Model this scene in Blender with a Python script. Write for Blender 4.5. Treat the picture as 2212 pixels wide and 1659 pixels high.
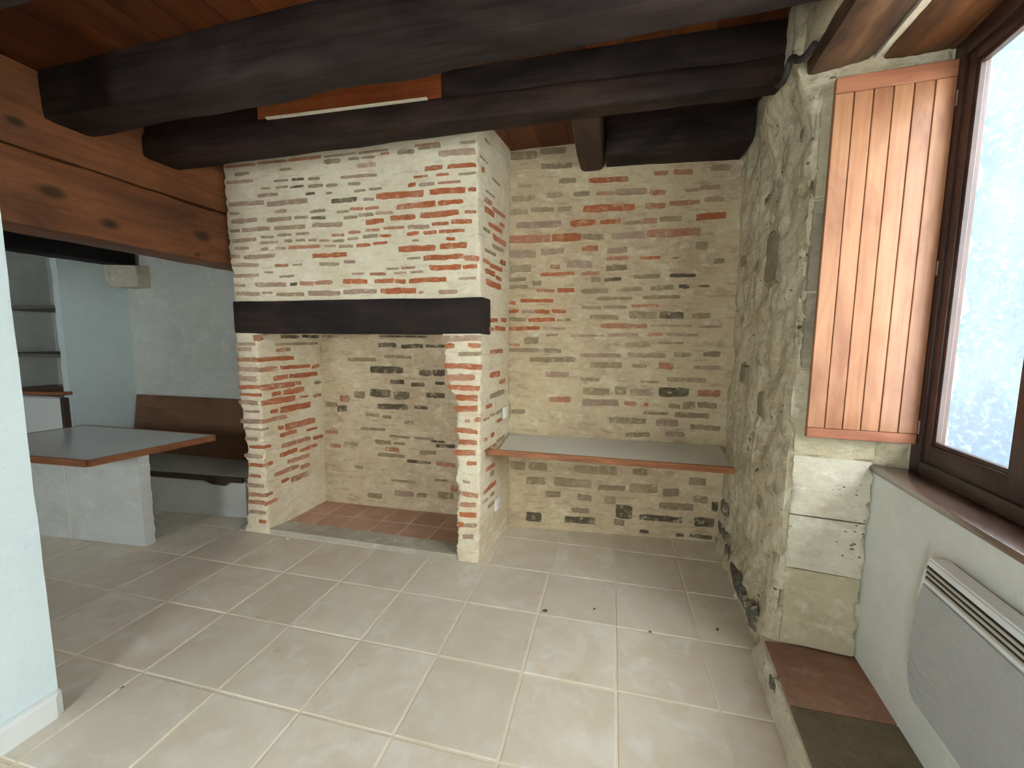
import bpy, bmesh, math, random
from mathutils import Vector, Matrix, noise

for _o in list(bpy.data.objects):
    bpy.data.objects.remove(_o)
SC = bpy.context.scene
COL = SC.collection

# ------------------------------------------------------------------ camera
FOC, YAW, PITCH, ROLL = 895.365, 13.5133, -6.1751, -0.4328
def _cam():
    a, b, c = (math.radians(v) for v in (YAW, PITCH, ROLL))
    rot = Matrix.Rotation(a, 3, 'Z') @ Matrix.Rotation(b, 3, 'X') @ Matrix.Rotation(c, 3, 'Y')
    right, fwd, up = rot.col[0], rot.col[1], rot.col[2]
    m = Matrix((( right.x, up.x, -fwd.x, -0.062),
                ( right.y, up.y, -fwd.y, -2.436),
                ( right.z, up.z, -fwd.z, 1.452),
                (0, 0, 0, 1)))
    cd = bpy.data.cameras.new('camera')
    cd.sensor_fit = 'HORIZONTAL'; cd.sensor_width = 36.0
    cd.lens = FOC / 2212 * 36.0
    cd.clip_start = 0.02; cd.clip_end = 200
    co = bpy.data.objects.new('camera', cd)
    co.matrix_world = m
    COL.objects.link(co)
    SC.camera = co
_cam()

# ------------------------------------------------------------------ sky, lights, exposure
SKY = (0.95, 0.975, 1.0)
SKY_STRENGTH = 22.5
EXPOSURE = 0.0
w = bpy.data.worlds.new('sky'); SC.world = w; w.use_nodes = True
bg = w.node_tree.nodes['Background']
bg.inputs[0].default_value = (*SKY, 1); bg.inputs[1].default_value = SKY_STRENGTH
SC.view_settings.view_transform = 'Standard'
SC.view_settings.look = 'None'
SC.view_settings.gamma = 1.0
SC.view_settings.use_curve_mapping = False
SC.view_settings.exposure = EXPOSURE
SC.cycles.max_bounces = 8
SC.cycles.diffuse_bounces = 6
SC.cycles.glossy_bounces = 3
SC.cycles.use_adaptive_sampling = True
SC.cycles.adaptive_threshold = 0.2
SC.cycles.adaptive_min_samples = 16
SC.cycles.transparent_max_bounces = 16
SC.cycles.sample_clamp_indirect = 10
SC.cycles.use_denoising = True
try:
    SC.cycles.denoiser = 'OPENIMAGEDENOISE'
except Exception:
    pass

def portal(name, loc, direction, sx, sy):
    """a portal that guides the daylight of the sky through one real opening"""
    ld = bpy.data.lights.new(name, 'AREA'); ld.shape = 'RECTANGLE'; ld.size = sx; ld.size_y = sy
    ld.cycles.is_portal = True
    o = bpy.data.objects.new(name, ld); COL.objects.link(o)
    o.location = loc
    o.rotation_euler = Vector(direction).to_track_quat('-Z', 'Y').to_euler()
    return o
portal('daylight_window_portal', (1.235, -1.28, 1.74), (-1, 0, 0), 1.66, 1.5)
portal('daylight_side_portal', (0.95, -3.10, 1.60), (-1, 0, 0), 1.0, 1.5)
portal('daylight_left_portal', (-3.80, -4.25, 1.50), (0, 1, 0), 0.75, 0.95)
portal('daylight_door_portal', (-1.00, -4.25, 1.15), (0, 1, 0), 0.8, 2.1)

# ------------------------------------------------------------------ small helpers
def lin(c):
    return tuple((v / 255 / 12.92) if v / 255 <= 0.04045 else ((v / 255 + 0.055) / 1.055) ** 2.4 for v in c)

def setp(o, label=None, cat=None, group=None, kind=None):
    if label: o['label'] = label
    if cat: o['category'] = cat
    if group: o['group'] = group
    if kind: o['kind'] = kind
    return o

def empty(name, loc=(0, 0, 0)):
    o = bpy.data.objects.new(name, None); o.location = loc; o.empty_display_size = 0.05
    COL.objects.link(o); return o

def link(name, me, mat=None, parent=None):
    o = bpy.data.objects.new(name, me)
    if mat is not None:
        if not me.materials: me.materials.append(mat)
    COL.objects.link(o)
    if parent is not None:
        o.parent = parent
        o.matrix_parent_inverse = Matrix.Translation(-parent_world(parent))
    return o

def parent_world(p):
    v = Vector((0, 0, 0))
    while p is not None:
        v = v + p.location
        if p.parent is not None:
            v = v + p.matrix_parent_inverse.to_translation()
        p = p.parent
    return v

def center_origin(me):
    """move mesh so its origin is its bounding box centre; returns that centre"""
    xs = [v.co for v in me.vertices]
    lo = Vector((min(c.x for c in xs), min(c.y for c in xs), min(c.z for c in xs)))
    hi = Vector((max(c.x for c in xs), max(c.y for c in xs), max(c.z for c in xs)))
    c = (lo + hi) / 2
    me.transform(Matrix.Translation(-c))
    return c

def put(name, verts, faces, mat, parent=None, smooth=False, sharp=None):
    me = bpy.data.meshes.new(name)
    me.from_pydata([tuple(v) for v in verts], [], faces)
    me.update()
    c = center_origin(me)
    if smooth:
        me.polygons.foreach_set('use_smooth', [True] * len(me.polygons))
        if sharp: me.set_sharp_from_angle(angle=math.radians(sharp))
    o = link(name, me, mat, parent)
    o.location = c
    return o

def put_bm(name, bm, mat, parent=None, smooth=False, sharp=None):
    me = bpy.data.meshes.new(name)
    bmesh.ops.recalc_face_normals(bm, faces=bm.faces)
    bm.to_mesh(me); bm.free()
    c = center_origin(me)
    if smooth:
        me.polygons.foreach_set('use_smooth', [True] * len(me.polygons))
        if sharp: me.set_sharp_from_angle(angle=math.radians(sharp))
    o = link(name, me, mat, parent)
    o.location = c
    return o

def hull8(name, p, mat, parent=None, bevel=0.0, segs=2):
    """box from 8 points: 4 bottom (ccw) then 4 top"""
    bm = bmesh.new()
    vs = [bm.verts.new(q) for q in p]
    for f in ((3, 2, 1, 0), (4, 5, 6, 7), (0, 1, 5, 4), (1, 2, 6, 5), (2, 3, 7, 6), (3, 0, 4, 7)):
        bm.faces.new([vs[i] for i in f])
    if bevel:
        bmesh.ops.bevel(bm, geom=list(bm.edges), offset=bevel, segments=segs, affect='EDGES', profile=0.5)
    return put_bm(name, bm, mat, parent, smooth=bool(bevel), sharp=40)

def box(name, x0, x1, y0, y1, z0, z1, mat, parent=None, bevel=0.0, segs=2):
    return hull8(name, [(x0, y0, z0), (x1, y0, z0), (x1, y1, z0), (x0, y1, z0),
                        (x0, y0, z1), (x1, y0, z1), (x1, y1, z1), (x0, y1, z1)], mat, parent, bevel, segs)

class Frame:
    """vertical plane: s along it, n along its normal, z up"""
    def __init__(self, p0, p1):
        self.o = Vector((p0[0], p0[1], 0)); d = Vector((p1[0] - p0[0], p1[1] - p0[1], 0))
        self.L = d.length; self.t = d.normalized()
        self.n = Vector((self.t.y, -self.t.x, 0))
    def at(self, s, n, z):
        return self.o + self.t * s + self.n * n + Vector((0, 0, z))
    def box(self, name, s0, s1, n0, n1, z0, z1, mat, parent=None, bevel=0.0, segs=2):
        a = self.at
        return hull8(name, [a(s0, n0, z0), a(s1, n0, z0), a(s1, n1, z0), a(s0, n1, z0),
                            a(s0, n0, z1), a(s1, n0, z1), a(s1, n1, z1), a(s0, n1, z1)], mat, parent, bevel, segs)

def fbm(p, oct=3, seed=0.0):
    q = Vector((p[0] + seed * 7.31, p[1] - seed * 3.7, p[2] + seed * 1.9)); a = 1.0; t = 0.0
    for _ in range(oct):
        t += a * noise.noise(q); q = q * 2.03; a *= 0.5
    return t

def rough_prism(name, outline, z0, z1, dz, seg, amp, freq, mat, parent=None, chip=0.006, seed=0, octv=3, stretch=1.0):
    """wall block: polygon outline(z) lofted up, sides subdivided and weathered"""
    nz = max(2, int(round((z1 - z0) / dz)))
    base = outline(z0)
    cnt = [max(1, int(round((Vector(base[i]) - Vector(base[(i + 1) % len(base)])).length / seg))) for i in range(len(base))]
    verts, ring = [], sum(cnt)
    for k in range(nz + 1):
        z = z0 + (z1 - z0) * k / nz
        pts = [Vector(p) for p in outline(z)]
        n = len(pts)
        nor = []
        for i in range(n):
            d = (pts[(i + 1) % n] - pts[i]); nor.append(Vector((d.y, -d.x)).normalized())
        for i in range(n):
            for j in range(cnt[i]):
                t = j / cnt[i]
                p = pts[i].lerp(pts[(i + 1) % n], t)
                m = nor[i] if j else (nor[i] + nor[i - 1]).normalized()
                d = amp * fbm((p.x * freq, p.y * freq, z * freq * stretch), octv, seed)
                if j == 0:
                    d -= chip * abs(fbm((p.x * 9, p.y * 9, z * 22), 2, seed + 3)) * 2
                p = p + m * d
                verts.append((p.x, p.y, z))
    faces = []
    for k in range(nz):
        for i in range(ring):
            j = (i + 1) % ring
            faces.append((k * ring + i, k * ring + j, (k + 1) * ring + j, (k + 1) * ring + i))
    faces.append(tuple(reversed(range(ring))))
    faces.append(tuple(range(nz * ring, nz * ring + ring)))
    return put(name, verts, faces, mat, parent, smooth=True, sharp=50)

def rough_beam(name, A, B, mat, parent=None, n=40, sub=5, amp=0.006, seed=0, round_=0.012):
    """old timber: loft between two 4 corner sections (ccw seen from the start)"""
    A = [Vector(a) for a in A]; B = [Vector(b) for b in B]
    verts = []; ring = 4 * sub
    L = (sum(B, Vector()) / 4 - sum(A, Vector()) / 4).length
    for k in range(n + 1):
        t = k / n
        c = [A[i].lerp(B[i], t) for i in range(4)]
        cen = sum(c, Vector()) / 4
        for i in range(4):
            for j in range(sub):
                p = c[i].lerp(c[(i + 1) % 4], j / sub)
                d = (p - cen)
                dn = d.normalized()
                q = Vector((t * L * 2.2 + seed, p.y * 5 + p.x * 0.4, p.z * 5))
                off = amp * fbm(q, 3, seed)
                if j == 0: off -= round_ * (0.8 + 0.6 * noise.noise(Vector((t * L * 3, i * 5.0, seed))))
                verts.append(p + dn * off)
    faces = []
    for k in range(n):
        for i in range(ring):
            j = (i + 1) % ring
            faces.append((k * ring + i, k * ring + j, (k + 1) * ring + j, (k + 1) * ring + i))
    faces.append(tuple(reversed(range(ring)))); faces.append(tuple(range(n * ring, (n + 1) * ring)))
    bm = bmesh.new()
    vs = [bm.verts.new(v) for v in verts]
    for f in faces: bm.faces.new([vs[i] for i in f])
    return put_bm(name, bm, mat, parent, smooth=True, sharp=55)

# ------------------------------------------------------------------ materials
class NT:
    def __init__(self, name, rough=0.8, spec=0.3):
        self.m = bpy.data.materials.new(name); self.m.use_nodes = True
        self.t = self.m.node_tree; self.b = self.t.nodes['Principled BSDF']
        self.b.inputs['Roughness'].default_value = rough
        self.b.inputs['Specular IOR Level'].default_value = spec
        self.pos = self.t.nodes.new('ShaderNodeNewGeometry').outputs['Position']
    def n(self, typ, **kw):
        x = self.t.nodes.new(typ)
        for k, v in kw.items():
            setattr(x, k, v)
        return x
    def link(self, a, b): self.t.links.new(a, b)
    def mapv(self, scale, loc=(0, 0, 0), src=None, rot=(0, 0, 0)):
        x = self.n('ShaderNodeMapping'); x.inputs['Scale'].default_value = scale
        x.inputs['Location'].default_value = loc; x.inputs['Rotation'].default_value = rot
        self.link(src or self.pos, x.inputs['Vector']); return x.outputs[0]
    def noise(self, vec, scale, detail=4, rough=0.6, dist=0.0):
        x = self.n('ShaderNodeTexNoise'); x.inputs['Scale'].default_value = scale
        x.inputs['Detail'].default_value = detail; x.inputs['Roughness'].default_value = rough
        x.inputs['Distortion'].default_value = dist
        self.link(vec, x.inputs['Vector']); return x.outputs[0]
    def ramp(self, fac, stops):
        x = self.n('ShaderNodeValToRGB'); e = x.color_ramp.elements
        while len(e) < len(stops): e.new(0.5)
        for k, (p, c) in enumerate(stops):
            e[k].position = p; e[k].color = (*c, 1) if len(c) == 3 else c
        self.link(fac, x.inputs[0]); return x.outputs[0]
    def sstep(self, fac, a, b):
        x = self.n('ShaderNodeMapRange'); x.inputs[1].default_value = a; x.inputs[2].default_value = b
        x.interpolation_type = 'SMOOTHSTEP'
        self.link(fac, x.inputs[0]); return x.outputs[0]
    def mix(self, fac, a, b, blend='MIX'):
        x = self.n('ShaderNodeMix'); x.data_type = 'RGBA'; x.blend_type = blend
        ins = [i for i in x.inputs if i.enabled or True]
        fs, A, B = x.inputs[0], x.inputs[6], x.inputs[7]
        for s, v in ((fs, fac), (A, a), (B, b)):
            if isinstance(v, (int, float)): s.default_value = v
            elif isinstance(v, tuple): s.default_value = (*v, 1) if len(v) == 3 else v
            else: self.link(v, s)
        return x.outputs[2]
    def math(self, op, a, b=None):
        x = self.n('ShaderNodeMath'); x.operation = op
        for i, v in enumerate((a, b)):
            if v is None: continue
            if isinstance(v, (int, float)): x.inputs[i].default_value = v
            else: self.link(v, x.inputs[i])
        return x.outputs[0]
    def color(self, c): 
        if isinstance(c, tuple): self.b.inputs['Base Color'].default_value = (*c, 1)
        else: self.link(c, self.b.inputs['Base Color'])
    def bump(self, h, strength=0.5, dist=0.01, prev=None):
        x = self.n('ShaderNodeBump'); x.inputs['Strength'].default_value = strength
        x.inputs['Distance'].default_value = dist
        self.link(h, x.inputs['Height'])
        if prev is not None: self.link(prev, x.inputs['Normal'])
        self.link(x.outputs[0], self.b.inputs['Normal']); return x.outputs[0]
    def rnd(self):
        return self.n('ShaderNodeObjectInfo').outputs['Random']

def mat_lime(name, c1, c2, c3, stain=None, stain_amt=0.5, bump=0.5, fine=55, big=2.3, course=None, camt=0.3, mid=0.35):
    t = NT(name, 0.92, 0.15)
    a = t.noise(t.mapv((1, 1, 1)), big, 5, 0.62)
    b = t.noise(t.mapv((1, 1, 1.6), (3, 1, 7)), 9, 5, 0.65)
    f = t.noise(t.pos, fine, 4, 0.7)
    col = t.mix(t.sstep(a, 0.38, 0.64), lin(c1), lin(c2))
    col = t.mix(t.sstep(b, 0.50, 0.72), col, lin(c3))
    if stain:
        s = t.noise(t.mapv((1, 1, 1.3), (9, 4, 2)), 5.5, 6, 0.72)
        col = t.mix(t.math('MULTIPLY', t.sstep(s, 0.56, 0.70), stain_amt), col, lin(stain))
    if course:
        s = t.noise(t.mapv((6.5, 6.5, 36), (1, 5, 3)), 1.0, 5, 0.62)
        col = t.mix(t.math('MULTIPLY', t.sstep(s, 0.53, 0.66), camt), col, lin(course))
    if mid:
        s = t.noise(t.mapv((1, 1, 1.5), (4, 8, 5)), 22, 5, 0.7)
        col = t.mix(t.math('MULTIPLY', t.sstep(s, 0.52, 0.70), mid), col, lin(tuple(v * 0.80 for v in c2)))
        col = t.mix(t.math('MULTIPLY', t.math('SUBTRACT', 1.0, t.sstep(s, 0.30, 0.46)), mid), col, lin(tuple(min(255, v * 1.06) for v in c3)))
    col = t.mix(t.math('MULTIPLY', t.sstep(f, 0.58, 0.74), 0.28), col, lin(tuple(v * 0.70 for v in c1)))
    t.color(col)
    b1 = t.bump(b, bump, 0.012)
    t.bump(f, bump * 0.9, 0.004, b1)
    return t.m

def mat_brick(name, c1, c2, lime, smear=0.35, edge=0.85):
    t = NT(name, 0.9, 0.15)
    r = t.rnd()
    a = t.noise(t.pos, 24, 4, 0.6)
    col = t.mix(t.sstep(a, 0.35, 0.65), lin(c1), lin(c2))
    col = t.mix(t.math('MULTIPLY', r, 0.45), col, lin(tuple(0.75 * v for v in c1)))
    s = t.noise(t.mapv((1, 1, 1.2)), 21, 5, 0.72)
    s2 = t.noise(t.mapv((1, 1, 1), (5, 2, 8)), 6, 3, 0.6)
    k = t.math('MULTIPLY', t.math('ADD', t.sstep(s, 0.53, 0.66), t.math('MULTIPLY', t.sstep(s2, 0.45, 0.7), 0.4)), smear)
    gx = t.n('ShaderNodeSeparateXYZ'); t.link(t.n('ShaderNodeTexCoord').outputs['Generated'], gx.inputs[0])
    ex = t.math('ABSOLUTE', t.math('SUBTRACT', t.math('MULTIPLY', gx.outputs[0], 2.0), 1.0))
    ez = t.math('ABSOLUTE', t.math('SUBTRACT', t.math('MULTIPLY', gx.outputs[2], 2.0), 1.0))
    ex = t.math('POWER', ex, 10.0); ez = t.math('POWER', ez, 4.0)
    s3 = t.noise(t.mapv((1, 1, 1.4), (2, 6, 1)), 34, 4, 0.7)
    e = t.math('ADD', t.math('MAXIMUM', ex, ez), t.math('MULTIPLY', t.math('SUBTRACT', s3, 0.5), 1.5))
    k = t.math('MAXIMUM', k, t.math('MULTIPLY', t.sstep(e, 0.72, 1.0), edge))
    col = t.mix(t.math('MINIMUM', k, 0.95), col, lin(lime))
    t.color(col)
    f = t.noise(t.pos, 90, 3, 0.7)
    t.bump(f, 0.5, 0.004)
    return t.m

def mat_wood(name, cols, axis='x', ring=9.0, rough=0.6, spec=0.3, streak=60, knots=(), bump=0.25, vary=0.0, gain=0.55):
    """cols: dark, mid, light; grain runs along axis"""
    t = NT(name, rough, spec)
    e = {'x': (0.35, 1, 1), 'y': (1, 0.35, 1), 'z': (1, 1, 0.35)}[axis]
    g = {'x': (0.03, 1, 1), 'y': (1, 0.03, 1), 'z': (1, 1, 0.03)}[axis]
    src = t.pos
    if vary:
        r = t.n('ShaderNodeVectorMath'); r.operation = 'SCALE'; r.inputs[0].default_value = (7.3, 5.1, 9.7)
        t.link(t.rnd(), r.inputs['Scale'])
        ad = t.n('ShaderNodeVectorMath'); ad.operation = 'ADD'
        t.link(t.pos, ad.inputs[0]); t.link(r.outputs[0], ad.inputs[1]); src = ad.outputs[0]
    a = t.noise(t.mapv(e, src=src), ring, 4, 0.6, 0.6)
    f = t.noise(t.mapv(g, src=src), streak, 5, 0.7)
    col = t.ramp(a, [(0.30, lin(cols[0])), (0.5, lin(cols[1])), (0.72, lin(cols[2]))])
    col = t.mix(t.math('MULTIPLY', t.sstep(f, 0.42, 0.66), gain), col, lin(cols[0]))
    if vary:
        col = t.mix(t.math('MULTIPLY', t.rnd(), vary), col, lin(tuple(0.55 * v for v in cols[1])))
    for (kx, ky, kz, kr) in knots:
        d = t.n('ShaderNodeVectorMath'); d.operation = 'DISTANCE'
        mv = {'x': (0.6, 1, 1), 'y': (1, 0.6, 1), 'z': (1, 1, 0.6)}[axis]
        t.link(t.mapv(mv), d.inputs[0]); d.inputs[1].default_value = (kx * mv[0], ky * mv[1], kz * mv[2])
        dd = t.math('ADD', d.outputs['Value'], t.math('MULTIPLY', t.math('SUBTRACT', f, 0.5), kr * 0.9))
        k = t.math('SUBTRACT', 1.0, t.sstep(dd, kr * 0.3, kr))
        col = t.mix(t.math('MULTIPLY', k, 0.85), col, lin(tuple(0.55 * v for v in cols[0])))
    t.color(col)
    t.bump(f, bump, 0.004)
    return t.m

def mat_plain(name, c, rough=0.6, spec=0.3, mott=0.0, mcol=None, scale=3.0, bump=0.0, metal=0.0, fine=40):
    t = NT(name, rough, spec)
    t.b.inputs['Metallic'].default_value = metal
    if mott:
        a = t.noise(t.pos, scale, 5, 0.6)
        t.color(t.mix(t.math('MULTIPLY', t.sstep(a, 0.45, 0.7), mott), lin(c), lin(mcol)))
    else:
        t.color(lin(c))
    if bump:
        t.bump(t.noise(t.pos, fine, 4, 0.6), bump, 0.004)
    return t.m

LIME = (222, 212, 188)
M = {}
M['lime'] = mat_lime('lime_mortar_fireplace', (228, 216, 190), (217, 203, 174), (234, 226, 206), (196, 176, 146), 0.45, 0.7, course=(186, 160, 138), camt=.38)
M['lime_pier'] = mat_lime('lime_mortar_pier', (228, 216, 190), (216, 198, 168), (234, 226, 206), (200, 172, 136), 0.5, 0.9, course=(196, 160, 130), camt=.35)
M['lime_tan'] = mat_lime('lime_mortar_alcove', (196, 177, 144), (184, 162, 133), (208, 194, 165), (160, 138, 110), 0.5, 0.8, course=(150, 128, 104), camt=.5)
M['lime_soot'] = mat_lime('lime_mortar_firebox', (200, 182, 150), (186, 164, 136), (214, 200, 172), (150, 134, 106), 0.55, 0.8, course=(150, 128, 104), camt=.5)
M['rubble'] = mat_lime('rubble_lime_wall', (198, 187, 160), (181, 168, 139), (210, 202, 179), (126, 116, 96), 0.75, 1.0, 34, 3.2, mid=.6)
add_pits_later = True
def add_pits(m, dark, sc=34, mx_=.26):
    t = m.node_tree; pr = t.nodes['Principled BSDF']
    g = t.nodes.new('ShaderNodeNewGeometry'); mp = t.nodes.new('ShaderNodeMapping'); mp.inputs['Scale'].default_value = (1, 1, 1.7)
    t.links.new(g.outputs['Position'], mp.inputs[0])
    v = t.nodes.new('ShaderNodeTexVoronoi'); v.inputs['Scale'].default_value = sc
    t.links.new(mp.outputs[0], v.inputs['Vector'])
    n = t.nodes.new('ShaderNodeTexNoise'); n.inputs['Scale'].default_value = 7; t.links.new(g.outputs['Position'], n.inputs['Vector'])
    r = t.nodes.new('ShaderNodeMapRange'); r.inputs[1].default_value = .48; r.inputs[2].default_value = .70; r.inputs[3].default_value = .0; r.inputs[4].default_value = mx_
    t.links.new(n.outputs[0], r.inputs[0])
    lt = t.nodes.new('ShaderNodeMath'); lt.operation = 'LESS_THAN'; t.links.new(v.outputs['Distance'], lt.inputs[0]); t.links.new(r.outputs[0], lt.inputs[1])
    mx = t.nodes.new('ShaderNodeMix'); mx.data_type = 'RGBA'
    src = pr.inputs['Base Color'].links[0].from_socket
    t.links.new(lt.outputs[0], mx.inputs[0]); t.links.new(src, mx.inputs[6]); mx.inputs[7].default_value = (*lin(dark), 1)
    t.links.new(mx.outputs[2], pr.inputs['Base Color'])
    b = t.nodes.new('ShaderNodeBump'); b.invert = True; b.inputs['Strength'].default_value = .8; b.inputs['Distance'].default_value = .01
    t.links.new(lt.outputs[0], b.inputs['Height']); t.links.new(pr.inputs['Normal'].links[0].from_socket, b.inputs['Normal'])
    t.links.new(b.outputs[0], pr.inputs['Normal'])
M['ashlar'] = mat_lime('dressed_limestone', (206, 198, 178), (196, 186, 164), (216, 210, 194), (180, 162, 130), 0.5, 0.6, 30)
M['ashlar_low'] = mat_lime('dressed_limestone_olive', (188, 176, 148), (178, 164, 134), (202, 192, 168), (164, 148, 116), 0.6, 0.7, 30)
M['ashlar_grey'] = mat_lime('dressed_limestone_grey', (156, 145, 124), (144, 133, 112), (170, 160, 140), (122, 112, 92), 0.5, 0.5, 30)
add_pits(M['ashlar'], (120, 108, 86)); add_pits(M['rubble'], (104, 94, 76), 17, .25); 
M['plaster'] = mat_lime('white_plaster', (214, 227, 229), (210, 223, 226), (218, 230, 231), None, 0, 0.12, 60, mid=0)
M['plaster_old'] = mat_lime('old_white_plaster', (212, 214, 206), (202, 204, 196), (218, 219, 213), (188, 186, 172), 0.35, 0.2, 50, mid=.08)
M['white_leg'] = mat_lime('stained_white_plaster', (216, 217, 214), (206, 207, 203), (222, 222, 219), (190, 182, 164), 0.35, 0.25, 45, mid=.1)
M['kerb'] = mat_lime('kerb_plaster', (206, 196, 174), (190, 178, 154), (214, 206, 188), (150, 138, 118), 0.5, 0.7, 42)
M['curb'] = mat_lime('hearth_curb_stone', (176, 168, 152), (166, 158, 142), (190, 184, 170), (206, 200, 188), 0.5, 0.35, 45)
M['grout'] = mat_lime('floor_grout', (222, 208, 182), (208, 194, 168), (226, 216, 196), None, 0, 0.3, 60, mid=0)
M['hearth_grout'] = mat_lime('hearth_grout', (206, 184, 162), (192, 170, 148), (212, 194, 176), None, 0, 0.3, 60)
M['facade'] = mat_lime('house_facade_render', (52, 61, 69), (60, 69, 77), (76, 84, 91), (46, 55, 63), 0.6, 0.2, 12, 1.2)  # dark slate tone puts the shade on this front into its colour
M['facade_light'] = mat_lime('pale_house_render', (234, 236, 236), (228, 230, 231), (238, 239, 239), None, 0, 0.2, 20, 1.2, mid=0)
M['apron'] = mat_lime('apron_plaster', (220, 220, 211), (214, 214, 205), (224, 224, 216), None, 0, 0.12, 60, mid=0)

TAN = (196, 180, 150)
for _k, _n, _a, _b, _s in (('r', 'red', (190, 112, 72), (172, 94, 56), .40), ('q', 'faded_red', (188, 132, 102), (176, 118, 88), .5), ('p', 'pink_grey', (182, 152, 130), (168, 136, 114), .42),
                           ('g', 'grey', (166, 146, 116), (150, 130, 102), .5), ('d', 'sooty', (112, 99, 78), (92, 81, 64), .6), ('s', 'stone', (118, 111, 97), (98, 93, 83), .5), ('w', 'buried_stone', (166, 156, 130), (150, 140, 114), .6)):
    M[_k] = mat_brick('brick_' + _n, _a, _b, LIME if _k in 'rqp' else (212, 200, 172), _s)
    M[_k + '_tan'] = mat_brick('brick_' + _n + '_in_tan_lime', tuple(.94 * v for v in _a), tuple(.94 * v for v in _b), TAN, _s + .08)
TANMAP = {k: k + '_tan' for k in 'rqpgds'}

def mat_tile(name, c1, c2, c3, rough, spec, rv=0.35, coat=0.0):
    t = NT(name, rough, spec)
    v = t.n('ShaderNodeVectorMath'); v.operation = 'SCALE'; v.inputs[0].default_value = (13, 7, 3)
    t.link(t.rnd(), v.inputs['Scale'])
    ad = t.n('ShaderNodeVectorMath'); ad.operation = 'ADD'; t.link(t.pos, ad.inputs[0]); t.link(v.outputs[0], ad.inputs[1])
    a = t.noise(ad.outputs[0], 3.2, 5, 0.62, 0.5)
    b = t.noise(ad.outputs[0], 8, 5, 0.6, 0.3)
    col = t.mix(t.sstep(a, 0.36, 0.66), lin(c1), lin(c2))
    col = t.mix(t.math('MULTIPLY', t.sstep(b, 0.48, 0.72), 0.6), col, lin(c3))
    col = t.mix(t.math('MULTIPLY', t.rnd(), rv), col, lin(tuple(0.9 * x for x in c2)))
    t.color(col)
    rr = t.n('ShaderNodeMapRange'); t.link(b, rr.inputs[0]); rr.inputs[1].default_value = 0.3; rr.inputs[2].default_value = 0.7
    rr.inputs[3].default_value = rough - 0.06; rr.inputs[4].default_value = rough + 0.1
    t.link(rr.outputs[0], t.b.inputs['Roughness'])
    t.bump(t.noise(t.pos, 22, 4, 0.6), 0.08, 0.003)
    return t.m
M['tile'] = mat_tile('floor_tile_beige', (216, 205, 188), (205, 191, 170), (226, 222, 215), 0.33, 0.55)
M['terracotta'] = mat_tile('hearth_terracotta', (192, 156, 134), (176, 138, 116), (200, 174, 156), 0.75, 0.2, 0.45)
M['ledge_red'] = mat_lime('ledge_terracotta', (160, 122, 100), (148, 108, 88), (172, 140, 120), (132, 112, 96), 0.5, 0.4, 45)
M['ledge_grey'] = mat_lime('ledge_grey_stone', (132, 120, 98), (118, 108, 88), (146, 136, 114), (98, 90, 74), 0.5, 0.4, 45)

M['beam'] = mat_wood('dark_oak_beam', (( 27, 21, 20), (46, 36, 34), (66, 53, 49)), 'x', 6, 0.68, 0.14, 40, bump=0.5)
M['beam_b'] = mat_wood('dark_oak_beam_brown', (( 24, 17, 15), (44, 31, 27), (64, 46, 39)), 'x', 6, 0.68, 0.14, 40, bump=0.5)
M['beam_y'] = mat_wood('black_beam', ((16, 15, 16), (24, 21, 22), (34, 30, 28)), 'y', 6, 0.7, 0.2, 40, bump=0.5)
M['joist'] = mat_wood('brown_joist', ((40, 28, 22), (62, 44, 36), (84, 60, 46)), 'y', 6, 0.65, 0.25, 40, bump=0.5)
M['mantel'] = mat_wood('mantel_oak', ((26, 22, 21), (42, 34, 32), (64, 46, 40)), 'x', 4, 0.65, 0.16, 36, bump=0.6)
M['girder'] = mat_wood('pine_girder', ((84, 48, 27), (120, 73, 43), (142, 90, 55)), 'y', 5, 0.55, 0.3, 26, bump=0.35,
    knots=((-2.7, -0.931, 2.139, 0.045), (-2.7, -0.701, 2.053, 0.04), (-2.7, -0.175, 2.111, 0.05), (-2.7, -0.217, 1.985, 0.02), (-2.7, -1.036, 2.409, 0.03)))
M['plank'] = mat_wood('ceiling_plank', ((70, 32, 11), (104, 52, 20), (124, 68, 30)), 'y', 5, 0.5, 0.3, 30, bump=0.25, vary=0.55)
M['board_red'] = mat_wood('infill_board', ((110, 52, 24), (146, 74, 38), (164, 90, 50)), 'x', 5, 0.6, 0.25, 30, bump=0.3)
M['shutter'] = mat_wood('shutter_mahogany', ((140, 88, 60), (172, 119, 84), (190, 139, 100)), 'z', 7, 0.42, 0.4, 55, bump=0.1, vary=0.2, gain=0.45)
M['shutter_rail'] = mat_wood('shutter_rail_mahogany', ((130, 77, 55), (160, 102, 75), (174, 118, 88)), 'x', 7, 0.42, 0.4, 55, bump=0.1, gain=0.45)
M['frame'] = mat_wood('window_frame_mahogany', ((36, 21, 19), (58, 36, 31), (74, 48, 42)), 'z', 8, 0.4, 0.45, 45, bump=0.12)
M['sill'] = mat_wood('sill_varnished', ((76, 56, 48), (106, 82, 72), (124, 100, 88)), 'y', 8, 0.26, 0.6, 40, bump=0.04)
for _n in ('sill',):
    _b = M[_n].node_tree.nodes['Principled BSDF']; _b.inputs['Coat Weight'].default_value = 1.0; _b.inputs['Coat Roughness'].default_value = 0.22
M['lintel'] = mat_wood('lintel_oak', ((52, 36, 26), (96, 68, 48), (128, 92, 64)), 'y', 6, 0.65, 0.25, 30, bump=0.6)
M['lintel_b'] = mat_wood('lintel_oak_orange', ((44, 28, 18), (110, 70, 40), (160, 104, 60)), 'y', 5, 0.6, 0.25, 26, bump=0.5)
M['edge'] = mat_wood('oak_edge_band', ((112, 66, 38), (150, 94, 58), (168, 110, 70)), 'x', 9, 0.5, 0.35, 60, bump=0.12)
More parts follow.
